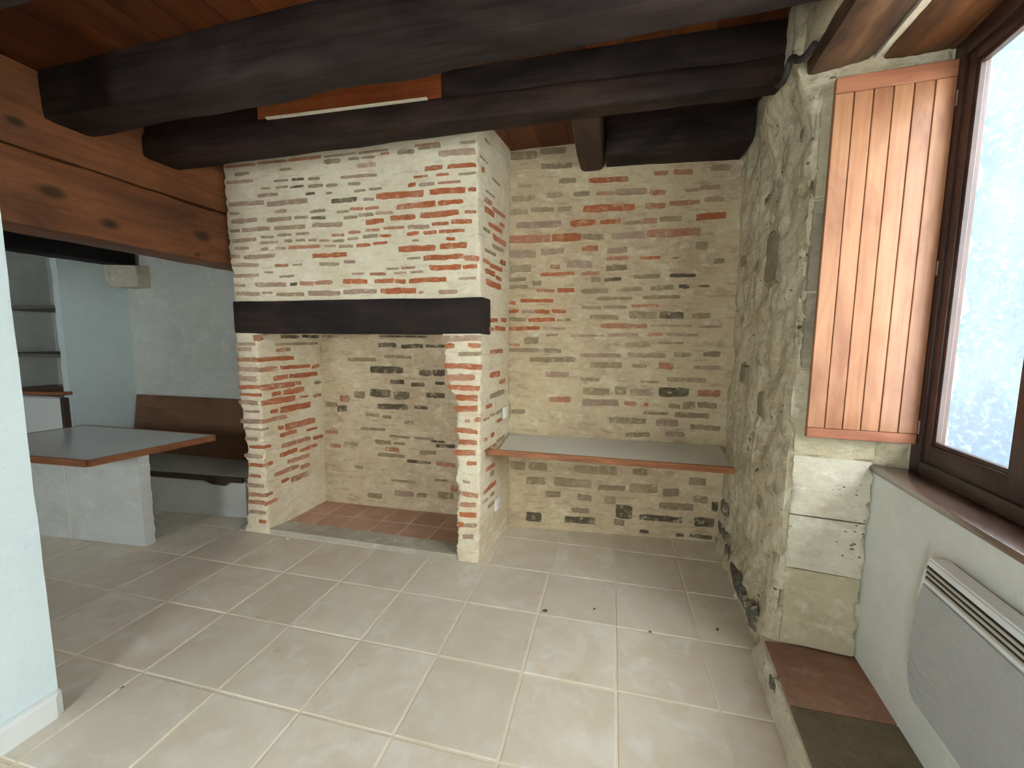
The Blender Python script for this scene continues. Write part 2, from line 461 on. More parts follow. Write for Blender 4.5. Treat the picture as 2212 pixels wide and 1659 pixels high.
M['edge_y'] = mat_wood('oak_edge_band_side', ((112, 66, 38), (150, 94, 58), (168, 110, 70)), 'y', 9, 0.5, 0.35, 60, bump=0.12)
M['panel_brown'] = mat_wood('bench_back_veneer', ((96, 66, 44), (122, 86, 60), (134, 96, 68)), 'x', 5, 0.55, 0.3, 40, bump=0.06, gain=0.3)
M['seat_grey'] = mat_plain('bench_seat_laminate', (172, 172, 164), 0.45, 0.4, 0.4, (152, 150, 140), 4)
M['laminate'] = mat_plain('white_laminate', (226, 231, 233), 0.24, 0.5, 0.2, (212, 213, 210), 3)
M['laminate_shelf'] = mat_plain('grey_white_laminate', (208, 207, 200), 0.32, 0.45, 0.3, (196, 194, 184), 3)
M['white_cab'] = mat_plain('white_cabinet', (224, 226, 225), 0.45, 0.4)
M['dark_edge'] = mat_plain('dark_edge_trim', (70, 56, 46), 0.5, 0.3)
M['shelf_dark'] = mat_plain('grey_shelf', (110, 108, 100), 0.6, 0.3)
M['heat_white'] = mat_plain('heater_white_enamel', (230, 231, 230), 0.35, 0.5)
M['slat'] = mat_plain('heater_grille_beige', (186, 178, 162), 0.4, 0.4)
M['dark'] = mat_plain('heater_recess_dark', (50, 48, 46), 0.8, 0.2)  # dark colour standing in for shade inside grille and pin holes
M['iron'] = mat_plain('wrought_iron', (44, 38, 36), 0.6, 0.4, 0.4, (70, 52, 42), 30, 0.4)
M['steel'] = mat_plain('zinc_hinge', (200, 202, 200), 0.35, 0.5, metal=0.8)
M['plastic'] = mat_plain('white_plastic', (236, 236, 232), 0.35, 0.5)
M['leaf'] = mat_plain('dry_leaf', (86, 78, 58), 0.8, 0.2)
M['crumb'] = mat_plain('plaster_crumb', (226, 220, 206), 0.9, 0.1)
M['ground'] = mat_plain('street_paving', (190, 188, 184), 0.9, 0.2)

def mat_heater():
    t = NT('heater_ribbed_grey', 0.5, 0.4)
    t.color(lin((182, 182, 180)))
    sp = t.n('ShaderNodeSeparateXYZ'); t.link(t.pos, sp.inputs[0])
    s = t.math('SINE', t.math('MULTIPLY', sp.outputs[2], 2 * math.pi / 0.0065))
    t.bump(s, 0.55, 0.0012)
    return t.m
M['ribbed'] = mat_heater()

def mat_glass():
    m = bpy.data.materials.new('window_glass'); m.use_nodes = True
    t = m.node_tree; t.nodes.clear()
    out = t.nodes.new('ShaderNodeOutputMaterial'); mx = t.nodes.new('ShaderNodeMixShader')
    tr = t.nodes.new('ShaderNodeBsdfTransparent'); tr.inputs[0].default_value = (0.95, 0.98, 0.98, 1)
    gl = t.nodes.new('ShaderNodeBsdfGlossy'); gl.inputs['Roughness'].default_value = 0.03
    lw = t.nodes.new('ShaderNodeLayerWeight'); lw.inputs[0].default_value = 0.5
    pw = t.nodes.new('ShaderNodeMath'); pw.operation = 'POWER'; pw.inputs[1].default_value = 4.0
    t.links.new(lw.outputs['Facing'], pw.inputs[0])
    fr = t.nodes.new('ShaderNodeMath'); fr.operation = 'MULTIPLY_ADD'; fr.inputs[1].default_value = 0.6; fr.inputs[2].default_value = 0.02
    t.links.new(pw.outputs[0], fr.inputs[0])
    t.links.new(fr.outputs[0], mx.inputs[0]); t.links.new(tr.outputs[0], mx.inputs[1]); t.links.new(gl.outputs[0], mx.inputs[2])
    t.links.new(mx.outputs[0], out.inputs[0])
    return m
M['glass'] = mat_glass()

# ================================================================== the setting
rng = random.Random(7)
T = 0.4
def ceil_z(x):
    return 2.69 if x < -2.7 else 2.69 + 0.047 * (x + 2.7)

# --- floor: mortar bed and every tile
fl = box('floor', -5.7, 0.82, -4.3, 0.80, -0.12, -0.004, M['grout'])
setp(fl, 'beige ceramic tile floor with pale grout joints', 'floor', kind='structure')
def tile_mesh(name, sx, sy, h, bev, mat):
    bm = bmesh.new()
    hx, hy = sx / 2, sy / 2
    lo = [bm.verts.new((a * hx, b * hy, -h)) for a, b in ((-1, -1), (1, -1), (1, 1), (-1, 1))]
    mi = [bm.verts.new((a * hx, b * hy, -bev * 0.8)) for a, b in ((-1, -1), (1, -1), (1, 1), (-1, 1))]
    up = [bm.verts.new((a * (hx - bev), b * (hy - bev), 0)) for a, b in ((-1, -1), (1, -1), (1, 1), (-1, 1))]
    bm.faces.new(up)
    for i in range(4):
        j = (i + 1) % 4
        bm.faces.new((lo[i], lo[j], mi[j], mi[i])); bm.faces.new((mi[i], mi[j], up[j], up[i]))
    me = bpy.data.meshes.new(name); bm.to_mesh(me); bm.free(); me.materials.append(mat)
    return me
tm = tile_mesh('tile', T - 0.009, T - 0.009, 0.010, 0.004, M['tile'])
tmr = tile_mesh('tile', 0.352, T - 0.0075, 0.010, 0.004, M['tile'])
for i in range(-14, 2):
    for j in range(-11, 2):
        x0, y0 = i * T, j * T
        if x0 < -5.65 or y0 < -4.25: continue
        o = bpy.data.objects.new('tile', tmr if i == 1 else tm); COL.objects.link(o); o.parent = fl
        o.matrix_parent_inverse = Matrix.Translation(-fl.location)
        o.location = (x0 + (0.18 if i == 1 else T / 2), y0 + T / 2, rng.uniform(-0.0008, 0.0006))
        o.rotation_euler = (rng.uniform(-.0016, .0016), rng.uniform(-.0016, .0016), rng.uniform(-.0025, .0025))

# --- ceiling: slab above, planks below
cl = box('ceiling', -5.8, 1.6, -4.4, 0.95, 2.95, 3.10, M['joist'])
setp(cl, 'orange brown boarded ceiling above the dark beams', 'ceiling', kind='structure')
x = -5.75; k = 0
while x < 1.0:
    wd = 0.155 + 0.05 * rng.random()
    xa, xb = x, min(x + wd, 1.05)
    za, zb = ceil_z(xa) + 0.002 * rng.random(), ceil_z(xb) + 0.002 * rng.random()
    g = 0.002
    hull8('plank', [(xa + g, -4.3, za), (xb - g, -4.3, zb), (xb - g, 0.85, zb), (xa + g, 0.85, za),
                    (xa + g, -4.3, za + .025), (xb - g, -4.3, zb + .025), (xb - g, 0.85, zb + .025), (xa + g, 0.85, za + .025)], M['plank'], cl)
    x += wd

# --- walls of the left hand room
wbl = rough_prism('wall_back_left', lambda z: [(-5.7, .635), (-2.60, .635), (-2.60, .80), (-5.7, .80)], 0, 2.95, .06, .06, .006, 2.5, M['plaster_old'], seed=4)
setp(wbl, 'grey white plaster wall behind the bench', 'wall', kind='structure')
wl = rough_prism('wall_left', lambda z: [(-4.675, .12), (-4.60, .12), (-4.60, .66), (-4.675, .66)], 0, 2.40, .06, .06, .003, 2.5, M['plaster'], seed=5)
setp(wl, 'white plastered end wall beside the shelved niche', 'wall', kind='structure')
wfl = box('wall_far_left', -5.85, -5.65, -4.4, .80, 0, 2.95, M['plaster_old']); setp(wfl, 'plain plaster wall at the far left end', 'wall', kind='structure')
wp = rough_prism('wall_partition', lambda z: [(-2.24, -4.3), (-2.10, -4.3), (-2.10, -1.42), (-2.24, -1.42)], 0, 2.75, .1, .1, .0015, 2.0, M['plaster'], chip=0.002, seed=6)
setp(wp, 'smooth bluish white partition wall at the left edge', 'wall', kind='structure')
def baseboard():
    bm = bmesh.new()
    prof = [(0, 0), (.024, 0), (.024, .082), (.018, .094), (.006, .098), (0, .098)]
    A = [bm.verts.new((-2.099 + px, -4.2, pz)) for px, pz in prof]
    B = [bm.verts.new((-2.099 + px, -1.430 - (0.012 if px > .02 else 0), pz)) for px, pz in prof]
    B2 = [bm.verts.new((-2.099 + px * .5, -1.418, pz * .98)) for px, pz in prof]
    n = len(prof)
    for P, Q in ((A, B), (B, B2)):
        for i in range(n): bm.faces.new((P[i], P[(i + 1) % n], Q[(i + 1) % n], Q[i]))
    bm.faces.new(A); bm.faces.new(list(reversed(B2)))
    o = put_bm('baseboard_partition', bm, M['white_cab'])
    setp(o, 'white painted skirting board at the foot of the partition', 'baseboard', kind='structure')
baseboard()

# --- rear wall with a glazed door and a left window (behind the camera)
def wall_with_hole(name, label, y0, y1, xa, xb, hx0, hx1, hz0, hz1):
    r = empty(name, ((xa + xb) / 2, (y0 + y1) / 2, 0)); setp(r, label, 'wall', kind='structure')
    box('masonry', xa, hx0, y0, y1, 0, 2.95, M['plaster'], r)
    box('masonry', hx1, xb, y0, y1, 0, 2.95, M['plaster'], r)
    box('masonry', hx0, hx1, y0, y1, hz1, 2.95, M['plaster'], r)
    if hz0 > 0.01: box('masonry', hx0, hx1, y0, y1, 0, hz0, M['plaster'], r)
wall_with_hole('wall_rear', 'white plaster wall behind the viewer around the glazed door', -4.40, -4.20, -2.17, 1.3, -1.40, -.60, 0.0, 2.15)
wall_with_hole('wall_rear_left', 'white plaster wall closing the left room', -4.40, -4.20, -5.7, -2.17, -4.18, -3.42, 1.0, 1.98)
w3 = empty('window_3', (-3.8, -4.3, 1.0)); setp(w3, 'small window in the rear wall of the left room', 'window', kind='structure')
for xa, xb in ((-4.18, -4.13), (-3.47, -3.42)): box('stile', xa, xb, -4.33, -4.27, 1.0, 1.98, M['frame'], w3)
box('rail', -4.13, -3.47, -4.33, -4.27, 1.93, 1.98, M['frame'], w3); box('rail', -4.13, -3.47, -4.33, -4.27, 1.0, 1.05, M['frame'], w3)
box('pane', -4.13, -3.47, -4.303, -4.297, 1.05, 1.93, M['glass'], w3)
d1 = empty('door_1', (-1.0, -4.3, 0)); setp(d1, 'brown framed glazed door behind the viewer', 'door', kind='structure')
for xa, xb in ((-1.40, -1.30), (-.70, -.60)): box('stile', xa, xb, -4.33, -4.27, 0, 2.15, M['frame'], d1)
box('rail', -1.30, -.70, -4.33, -4.27, 2.05, 2.15, M['frame'], d1); box('rail', -1.30, -.70, -4.33, -4.27, 0, .20, M['frame'], d1)
box('pane', -1.30, -.70, -4.303, -4.297, .20, 2.05, M['glass'], d1)

# --- brick alcove wall at the back
AL = Frame((-.81, .575), (.72, .70))
def alc(z):
    a = AL.at(-.10, 0, 0); b = AL.at(1.64, 0, 0); c = AL.at(1.64, -.2, 0); d = AL.at(-.10, -.2, 0)
    return [(a.x, a.y), (b.x, b.y), (c.x, c.y), (d.x, d.y)]
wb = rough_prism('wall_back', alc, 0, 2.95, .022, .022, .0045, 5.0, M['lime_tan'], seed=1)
setp(wb, 'tan lime washed brick wall of the alcove right of the fireplace', 'wall', kind='structure')

# --- rubble wall on the right with the window recess
def sm(a, b, x):
    t = min(1, max(0, (x - a) / (b - a))); return t * t * (3 - 2 * t)
def wr(z):
    fl_ = 0.048 * max(0, 1 - z / 0.30) ** 1.4 + 0.006 * math.sin(z * 3.1)
    bg_ = 0.070 * sm(2.36, 2.60, z)
    jy = -.425 - 0.035 * max(0, 1 - z / 1.0)
    return [(.80, .86), (.745 - fl_, .72), (.728 - fl_, .30), (.715 - fl_ - bg_, 0.0), (.700 - fl_ - bg_, jy + .012), (.712 - fl_ * .6 - bg_ * .6, jy), (1.0, -.478), (1.10, -.497), (1.21, -.512), (1.21, .86)][::-1]
wrt = rough_prism('wall_right', lambda z: wr(z)[::-1], 0, 2.95, .018, .018, .021, 8.0, M['rubble'], chip=0.02, seed=2, octv=4, stretch=0.8)
setp(wrt, 'rough rubble wall smeared with grey lime between alcove and window', 'wall', kind='structure')

PF = Frame((1.042, 0), (1.042 - .097, -1))      # apron plane, s runs towards the viewer, n points into the room
PF.n = -PF.n if PF.n.x < 0 else PF.n             # make n point outside (+x)
ap = hull8('wall_apron', [PF.at(.47, 0, .08), PF.at(2.28, 0, .08), PF.at(2.28, .12, .08), PF.at(.47, .12, .08),
                          PF.at(.47, 0, .926), PF.at(2.28, 0, .926), PF.at(2.28, .12, .926), PF.at(.47, .12, .926)], M['apron'])
setp(ap, 'smooth white apron wall under the window sill', 'wall', kind='structure')
apo = PF.box('wall_apron_outer', .47, 2.28, .125, .40, 0, .93, M['plaster_old']); setp(apo, 'outer masonry below the window', 'wall', kind='structure')
def wrr(z): return [(.60, -1.78), (.45, -4.35), (.80, -4.35), (.95, -1.78)]
r2 = empty('wall_right_rear', (.6, -3, 0)); setp(r2, 'rubble wall on the right behind the viewer', 'wall', kind='structure')
rough_prism('masonry', lambda z: [(.565, -2.26), (.545, -2.62), (1.21, -2.62), (1.21, -2.26)][::-1], 0, 2.95, .1, .1, .01, 4, M['rubble'], r2, seed=8)
rough_prism('masonry', lambda z: [(.515, -3.6), (.47, -4.4), (1.21, -4.4), (1.21, -3.6)][::-1], 0, 2.95, .1, .1, .01, 4, M['rubble'], r2, seed=9)
box('masonry', .535, 1.20, -3.6, -2.62, 0, .9, M['rubble'], r2); box('masonry', .535, 1.20, -3.6, -2.62, 2.35, 2.95, M['rubble'], r2)
w2 = empty('window_2', (.95, -3.1, .9)); setp(w2, 'second window in the right wall behind the viewer', 'window', kind='structure')
for ya, yb in ((-3.6, -3.53), (-2.69, -2.62), (-3.14, -3.08)): box('stile', .87, .93, ya, yb, .9, 2.35, M['frame'], w2)
box('rail', .87, .93, -3.53, -2.69, 2.28, 2.35, M['frame'], w2); box('rail', .87, .93, -3.53, -2.69, .9, .97, M['frame'], w2)
box('pane', .897, .903, -3.53, -3.14, .97, 2.28, M['glass'], w2); box('pane', .897, .903, -3.08, -2.69, .97, 2.28, M['glass'], w2)
wo = rough_prism('wall_over_window', lambda z: [(1.21, -.40), (.645, -.40), (.52, -2.28), (1.21, -2.28)], 2.575, 2.95, .03, .04, .008, 7, M['rubble'], seed=10)
setp(wo, 'lime plaster above the window lintels', 'wall', kind='structure')
# kerb and ledge in the window recess
kb = rough_prism('wall_kerb', lambda z: [(.655 - .012 - .03 * (1 - z / .105), -.44), (.600 - .03 * (1 - z / .105), -1.0), (.535 - .03 * (1 - z / .105), -2.27), (.90, -2.27), (1.03, -.44)], 0, .098, .02, .025, .010, 9, M['kerb'], chip=.012, seed=11)
setp(kb, 'low plastered kerb at the foot of the window recess', 'wall', kind='structure')

# --- outside: street and the house across
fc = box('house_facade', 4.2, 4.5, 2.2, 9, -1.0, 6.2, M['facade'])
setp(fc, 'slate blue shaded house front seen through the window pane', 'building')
fc2 = box('house_facade', 4.2, 4.5, -10, 1.9, -1.0, 4.2, M['facade_light'])  # out of view, added bright to bounce daylight through the window
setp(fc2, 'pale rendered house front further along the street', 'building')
gr = box('street_ground', 1.5, 4.2, -9, 6, -1.2, -1.0, M['ground']); setp(gr, 'pale paved street outside the window', 'ground', kind='structure')

# ================================================================== bricks
BR={
'hood':'''981,1052,2574,16,g 1071,1165,2574,13,p 1207,1262,2586,14,q 1323,1433,2581,26,g 1462,1601,2595,20,g 1590,1821,2548,34,p 1041,1168,2528,27,p 462,550,2553,15,g 800,918,2573,28,g 1502,1612,2474,26,r 1649,1825,2470,26,r 22,249,2504,21,p 415,520,2485,14,g 554,646,2483,15,d 680,765,2478,20,g 922,1171,2467,19,p 1426,1518,2431,14,r 1575,1653,2430,14,r 1716,1825,2423,14,g 305,380,2445,12,g 423,518,2443,14,g 537,639,2438,13,d 677,783,2432,22,g 811,892,2427,20,g 970,1056,2424,19,g 1389,1436,2386,24,r 1460,1560,2382,23,p 1583,1729,2383,15,q 275,436,2401,21,p 655,721,2386,17,d 811,850,2380,15,g 1012,1091,2378,15,g 1121,1206,2382,14,g 33,325,2358,28,p 348,667,2344,32,p 848,1029,2328,28,d 1080,1150,2322,19,p 1169,1490,2333,40,r 1530,1760,2334,34,r 1777,1825,2332,24,r 976,1073,2270,18,q 1087,1185,2268,18,q 1309,1566,2264,35,r 1584,1745,2268,29,r 682,794,2274,20,g 883,969,2258,18,g 413,498,2290,22,p 39,112,2298,18,g 46,258,2246,30,p 340,532,2239,29,p 559,660,2242,19,g 687,794,2232,19,d 934,1030,2220,20,g 1040,1145,2230,23,g 1162,1280,2234,18,p 1261,1434,2198,30,r 1468,1717,2204,33,r 1756,1825,2205,18,r 132,361,2184,28,p 398,638,2182,28,g 695,921,2184,29,p 1091,1214,2185,31,r 1541,1650,2147,19,r 1669,1799,2152,26,r 29,109,2184,21,g 963,1049,2127,18,r 1085,1186,2133,18,q 1211,1356,2140,18,q 1382,1523,2136,27,p 283,386,2129,18,g 416,526,2136,17,g 563,667,2137,17,p 837,928,2115,17,q 1066,1169,2096,20,g 1183,1265,2094,15,r 1374,1455,2098,24,r 1487,1571,2098,21,r 1590,1754,2100,20,r 41,243,2117,27,p 270,422,2093,18,p 474,534,2096,21,g 561,634,2096,16,g 663,721,2092,14,p 744,817,2085,14,p 842,927,2079,17,g 957,1030,2087,17,g 60,178,2063,20,p 278,338,2050,20,p 403,484,2050,19,p 502,747,2052,22,q 777,866,2049,15,p 890,992,2042,19,p 1018,1115,2043,23,r 1137,1238,2051,16,r 1409,1454,2055,8,g 1636,1692,2054,19,r 1315,1562,2006,36,r 1596,1765,2013,35,r 135,389,2003,29,p 690,945,1991,29,r 16,95,2013,25,p 1370,1461,1949,13,g 1484,1743,1948,30,r 1750,1841,1936,31,r 28,250,1951,27,p 385,493,1937,19,q 525,599,1938,12,g 739,881,1934,24,g 921,1005,1943,20,p 1523,1728,1887,32,r 1740,1833,1886,24,r 1332,1424,1893,16,q 1229,1314,1890,13,g 34,249,1878,26,p 419,531,1864,16,g 977,1066,1866,15,p 1109,1219,1860,20,q 1280,1364,1862,15,p 1392,1478,1865,15,p 34,126,1813,20,p 217,464,1812,31,p 502,555,1811,21,d 574,681,1813,26,q 692,827,1815,28,q 911,1088,1818,31,r 1143,1279,1815,28,r 1288,1358,1810,27,r 1384,1633,1813,29,r 1712,1824,1817,14,p 47,251,1754,28,p 266,352,1758,18,p 384,604,1743,25,g 641,886,1747,33,p 910,1154,1753,31,p 1183,1426,1752,35,r 1449,1480,1739,13,q 1584,1703,1739,26,p 1722,1821,2598,16,g 300,366,1895,13,g 99,214,2553,19,g 19,272,2608,19,q 285,517,2608,18,q 528,781,2607,18,q 802,1034,2606,13,p 1054,1258,2605,11,p 1438,1595,2610,11,q''',
'side':'''57,98,2467,31,r 98,209,2307,32,q 92,249,2249,37,r 232,459,2291,26,q 153,394,2176,30,r 355,446,2226,22,r 221,470,2113,35,r 56,165,1933,24,r 165,403,1923,30,r 357,464,1978,32,r 84,252,1875,33,r 276,377,1860,27,r 99,368,1807,39,r 144,293,1575,26,r 381,490,1587,28,r 117,221,1515,24,r 257,458,1524,29,r 222,422,2056,26,g 88,270,2002,20,g 67,176,2125,24,g 108,184,2661,12,g 27,152,2533,11,g 219,364,2470,13,g 130,267,2366,11,g 164,300,1368,28,r 315,403,1368,27,q 165,354,1213,36,r 346,469,1150,30,q 179,439,1073,32,g 182,413,1072,28,g 99,204,1012,24,r 302,406,942,23,g 175,263,943,19,p 310,407,879,20,r 59,158,934,16,q 190,249,804,25,r 304,460,739,24,g 79,296,723,22,q 106,259,589,25,r 65,275,452,28,r 192,252,388,23,g 149,268,320,26,g 58,120,391,19,q 184,251,538,34,g 79,126,798,22,q''',
'rpier':'''1623,1683,1407,29,r 1773,1852,1411,27,r 1712,1854,1359,25,g 1617,1862,1282,33,r 1627,1816,1211,40,q 1643,1843,1147,32,r 1688,1832,1084,36,r 1682,1832,1015,38,r 1686,1832,874,32,r 1708,1828,800,30,r 1680,1817,731,35,r 1764,1826,665,26,r 1735,1781,541,18,p 1729,1834,458,31,q 1717,1820,389,31,q 1711,1823,322,32,r 1693,1737,251,32,r 1745,1825,253,25,p 1733,1802,175,30,p 1602,1854,1454,37,p 1749,1782,937,17,q 1815,1854,948,26,q''',
'lpier':'''21,187,1404,24,p 18,149,1368,31,p 19,198,1293,29,q 21,210,1223,34,p 20,177,1156,34,p 19,206,1095,29,r 29,205,1040,22,r 17,179,982,32,p 57,189,918,17,p 22,184,844,32,p 40,202,789,15,p 49,160,715,23,p 82,197,657,23,r 39,188,587,28,p 64,195,521,25,r 66,163,439,23,r 38,188,365,28,p 48,190,295,28,q 36,191,237,31,q 45,189,160,26,p 131,191,93,26,r 176,247,1448,40,q''',
'cheek':'''1,312,1293,30,r 14,156,1222,34,q 12,313,1091,43,r 4,306,980,43,r -5,220,847,30,q 9,51,789,15,p -2,64,657,22,r -2,70,522,25,r -5,56,298,25,q -9,88,234,28,q 153,285,1359,30,q 182,475,1223,29,r 498,578,1214,28,r 118,244,1152,35,r 264,550,1153,35,r 325,372,1094,29,r 517,583,1076,23,g 201,401,1035,39,r 96,175,1033,30,r 360,439,978,16,r 502,587,969,25,q 167,461,904,45,r 77,142,905,27,r 138,184,770,28,r 200,504,765,49,r 151,306,713,31,r 414,523,697,20,r 481,586,613,34,r 160,444,626,35,q 141,305,561,34,r 331,514,549,25,r 207,427,487,32,q 80,309,426,31,q 335,423,408,28,q 143,210,354,26,r 230,409,337,44,q 205,372,1457,26,d 407,587,1462,24,d 153,574,1402,21,g''',
'fback':'''547,701,1396,35,d 748,934,1390,32,d 958,1121,1393,24,d 557,973,1467,16,d 28,171,1463,22,g 258,513,1275,30,g 597,834,1303,27,g 465,758,1195,55,d 904,1005,1178,48,d 1019,1118,1181,51,d 644,763,1098,36,d 832,943,1082,30,d 1039,1117,1099,24,d 310,404,981,57,g 458,638,999,64,d 676,808,988,61,d 959,1116,1001,41,d 33,147,885,43,g 524,789,892,45,d 855,965,896,27,d 413,534,816,26,g 565,644,803,28,g 763,838,767,28,g 362,580,695,23,g 22,137,649,32,q 66,156,529,35,q 492,635,588,37,g 661,759,586,20,g 982,1112,624,17,d 583,705,532,37,q 512,757,481,32,g 892,1032,526,36,g 1040,1198,592,28,d 779,987,443,23,d 1038,1197,439,33,q 294,366,357,27,g 630,858,267,20,g 1021,1124,302,14,g 1159,1217,242,51,q 406,540,116,41,g 863,946,160,35,g 173,261,944,57,q 145,234,857,52,d 658,826,159,44,p 1049,1180,179,51,g 197,310,557,29,p 624,806,643,20,g 850,1012,642,19,p''',
'alcove':'''-20,191,2745,54,g 212,391,2763,44,g 225,435,2661,36,g 347,465,2559,36,g 553,820,2551,35,r 990,1077,2576,29,q 1116,1236,2575,38,q 1349,1470,2591,37,g 266,370,2466,33,g 449,560,2465,32,g 14,176,2455,40,g 608,728,2462,25,q 737,947,2467,44,p 965,1066,2451,35,q 1195,1285,2458,26,p 1292,1415,2470,31,p 54,151,2539,20,g 521,871,2362,48,r -7,129,2360,32,g 153,315,2369,31,g 343,442,2368,31,g 938,1070,2364,39,q 1095,1289,2378,30,q 1326,1445,2390,31,p 47,364,2268,43,p 432,605,2267,46,r 641,777,2270,31,r 798,924,2258,21,g 933,1020,2267,36,q 1038,1178,2276,35,g 1274,1465,2283,43,r -6,292,2171,56,q 304,512,2173,52,r 521,669,2172,40,g 724,947,2175,45,p 958,1308,2184,53,q 1282,1360,2093,53,g 3,189,2066,51,p 227,392,2080,41,p 519,630,2092,37,r 695,828,2076,40,p 5,158,1965,50,g 298,365,1970,32,q 417,592,1985,50,p 692,839,2021,24,q 920,1054,2019,22,r 1129,1178,2015,14,g 690,832,1957,40,g 1404,1468,1989,32,g 227,471,1920,24,r 523,643,1921,24,q 884,1060,1894,31,g 1122,1293,1895,25,d 678,794,1877,24,d 588,655,1876,34,g -4,120,1886,27,g -11,135,1833,27,g 169,232,1858,34,g 199,330,1803,25,q 351,474,1805,30,r 521,706,1797,34,g 768,942,1808,31,g 1000,1148,1815,31,g 1187,1253,1822,27,d 1310,1379,1823,14,d -3,42,1720,29,r 84,322,1732,27,r 631,876,1744,24,g 949,1195,1751,24,g -12,68,1657,25,r 92,186,1652,25,p 191,297,1654,31,r 313,415,1656,27,r 529,666,1682,23,g 682,839,1685,24,p 872,1058,1692,24,q 8,123,1595,31,g 141,339,1594,29,r 353,450,1594,21,g 588,784,1613,32,g 858,1049,1626,52,g 1067,1223,1626,50,d 1285,1403,1621,40,g -2,229,1532,27,r 249,413,1531,21,p 665,984,1551,34,q 1011,1284,1554,19,p 1329,1477,1548,18,p 453,691,1481,17,p 723,927,1490,27,p 991,1089,1491,24,q 1118,1332,1492,22,p 277,360,1484,18,g -2,83,1410,20,q 113,219,1442,49,g -6,386,1371,31,g 839,1010,1419,36,g 1056,1233,1434,15,g 159,491,1306,40,g 523,811,1340,30,p 858,1121,1345,38,p 1176,1287,1353,32,g 1371,1480,1359,35,g 600,822,1271,48,g 892,991,1269,26,g 1078,1175,1272,47,q 1312,1485,1264,29,p 273,444,1195,40,p 533,668,1164,24,g 1134,1396,1176,34,p 959,1078,1155,13,g 551,743,1077,55,g 780,857,1086,61,g 887,1040,1077,50,p 1086,1287,1085,65,d 1346,1495,1084,47,q 304,465,1011,41,q 548,807,995,51,p 847,934,995,33,q 987,1016,988,26,r 1158,1235,986,33,g 1250,1334,995,52,g 1351,1476,999,43,g 986,1155,931,22,g 1202,1430,925,39,g 747,1002,870,44,g 1075,1225,864,50,p 1313,1509,839,37,g 868,1037,768,33,g 1146,1275,784,33,p 26,124,909,35,g 18,129,488,59,g 158,296,491,59,g 505,671,488,58,g 682,813,491,69,g 926,1028,493,50,g 142,280,377,52,g 355,630,377,63,g 681,877,357,39,g 910,1107,369,69,g 1323,1436,444,56,g 293,402,279,43,g 532,633,271,47,g 1145,1255,353,57,g 733,810,261,58,g 1123,1359,248,50,g 1361,1453,311,49,g 490,619,169,40,g 818,933,181,105,d 440,666,92,52,d 988,1287,148,46,d 1372,1509,143,68,d 1487,1527,267,67,d 145,262,89,73,d 805,881,96,47,g 1250,1302,32,23,d 1344,1499,33,27,d 992,1057,40,23,d''',
}

def brick_mesh(L, h, rg, depth=0.014, rag=1.0, flare=1.0):
    """ragged flat brick face; u to the right, v up, proud along +n (local x, z, -y)"""
    nu = 6
    a = min(h * 0.11, 0.004) * rag
    up, dn = [], []
    tilt = rg.uniform(-1, 1) * min(h * .12, .004)
    for i in range(nu + 1):
        t = i / nu; x_ = -L / 2 + L * t
        e = 1.0 if 0 < i < nu else 0.88
        jx = rg.uniform(-1, 1) * min(L * .03, .006)
        up.append((x_ + jx, h / 2 * e + rg.uniform(-1, .8) * a + tilt * (2 * t - 1)))
        jx = rg.uniform(-1, 1) * min(L * .03, .006)
        dn.append((x_ + jx, -h / 2 * e + rg.uniform(-.8, 1) * a + tilt * (2 * t - 1)))
    rt = (L / 2 + rg.uniform(0, .004), rg.uniform(-.2, .2) * h); lf = (-L / 2 - rg.uniform(0, .004), rg.uniform(-.2, .2) * h)
    ring = dn + [rt] + up[::-1] + [lf]
    n = len(ring)
    V = [(p[0], -0.0, p[1]) for p in ring] + [(p[0] * 1.004 * flare, depth, p[1] * 1.05 * flare) for p in ring]
    F_ = [tuple(range(n))] + [(i, n + i, n + (i + 1) % n, (i + 1) % n) for i in range(n)]
    return V, F_

def lay_bricks(frame, table, parent, name='brick', proud=(.0022, .0042), seed=0, mats=None, surf=None):
    rg = random.Random(seed)
    zrot = math.atan2(frame.t.y, frame.t.x)
    for e in table.split():
        a, b, z, h, c = e.split(',')
        a, b, z, h = int(a) / 1000, int(b) / 1000, int(z) / 1000, max(int(h), 12) / 1000
        if b < a: a, b = b, a
        L = max(b - a, 0.018)
        V, F_ = brick_mesh(L, h, rg)
        me = bpy.data.meshes.new(name); me.from_pydata(V, [], F_); me.update()
        me.materials.append(M[(mats or {}).get(c, c)])
        o = bpy.data.objects.new(name, me); COL.objects.link(o)
        o.parent = parent; o.matrix_parent_inverse = Matrix.Translation(-parent_world(parent))
        off = rg.uniform(*proud) + (surf(a + L / 2, z) if surf else 0.0)
        o.location = frame.at((a + b) / 2, off, z)
        o.rotation_euler = (0, rg.uniform(-.006, .006), zrot)

def mirror_normal(frame):
    """bricks are proud along -y of their local axes; make frame.n agree"""
    return frame

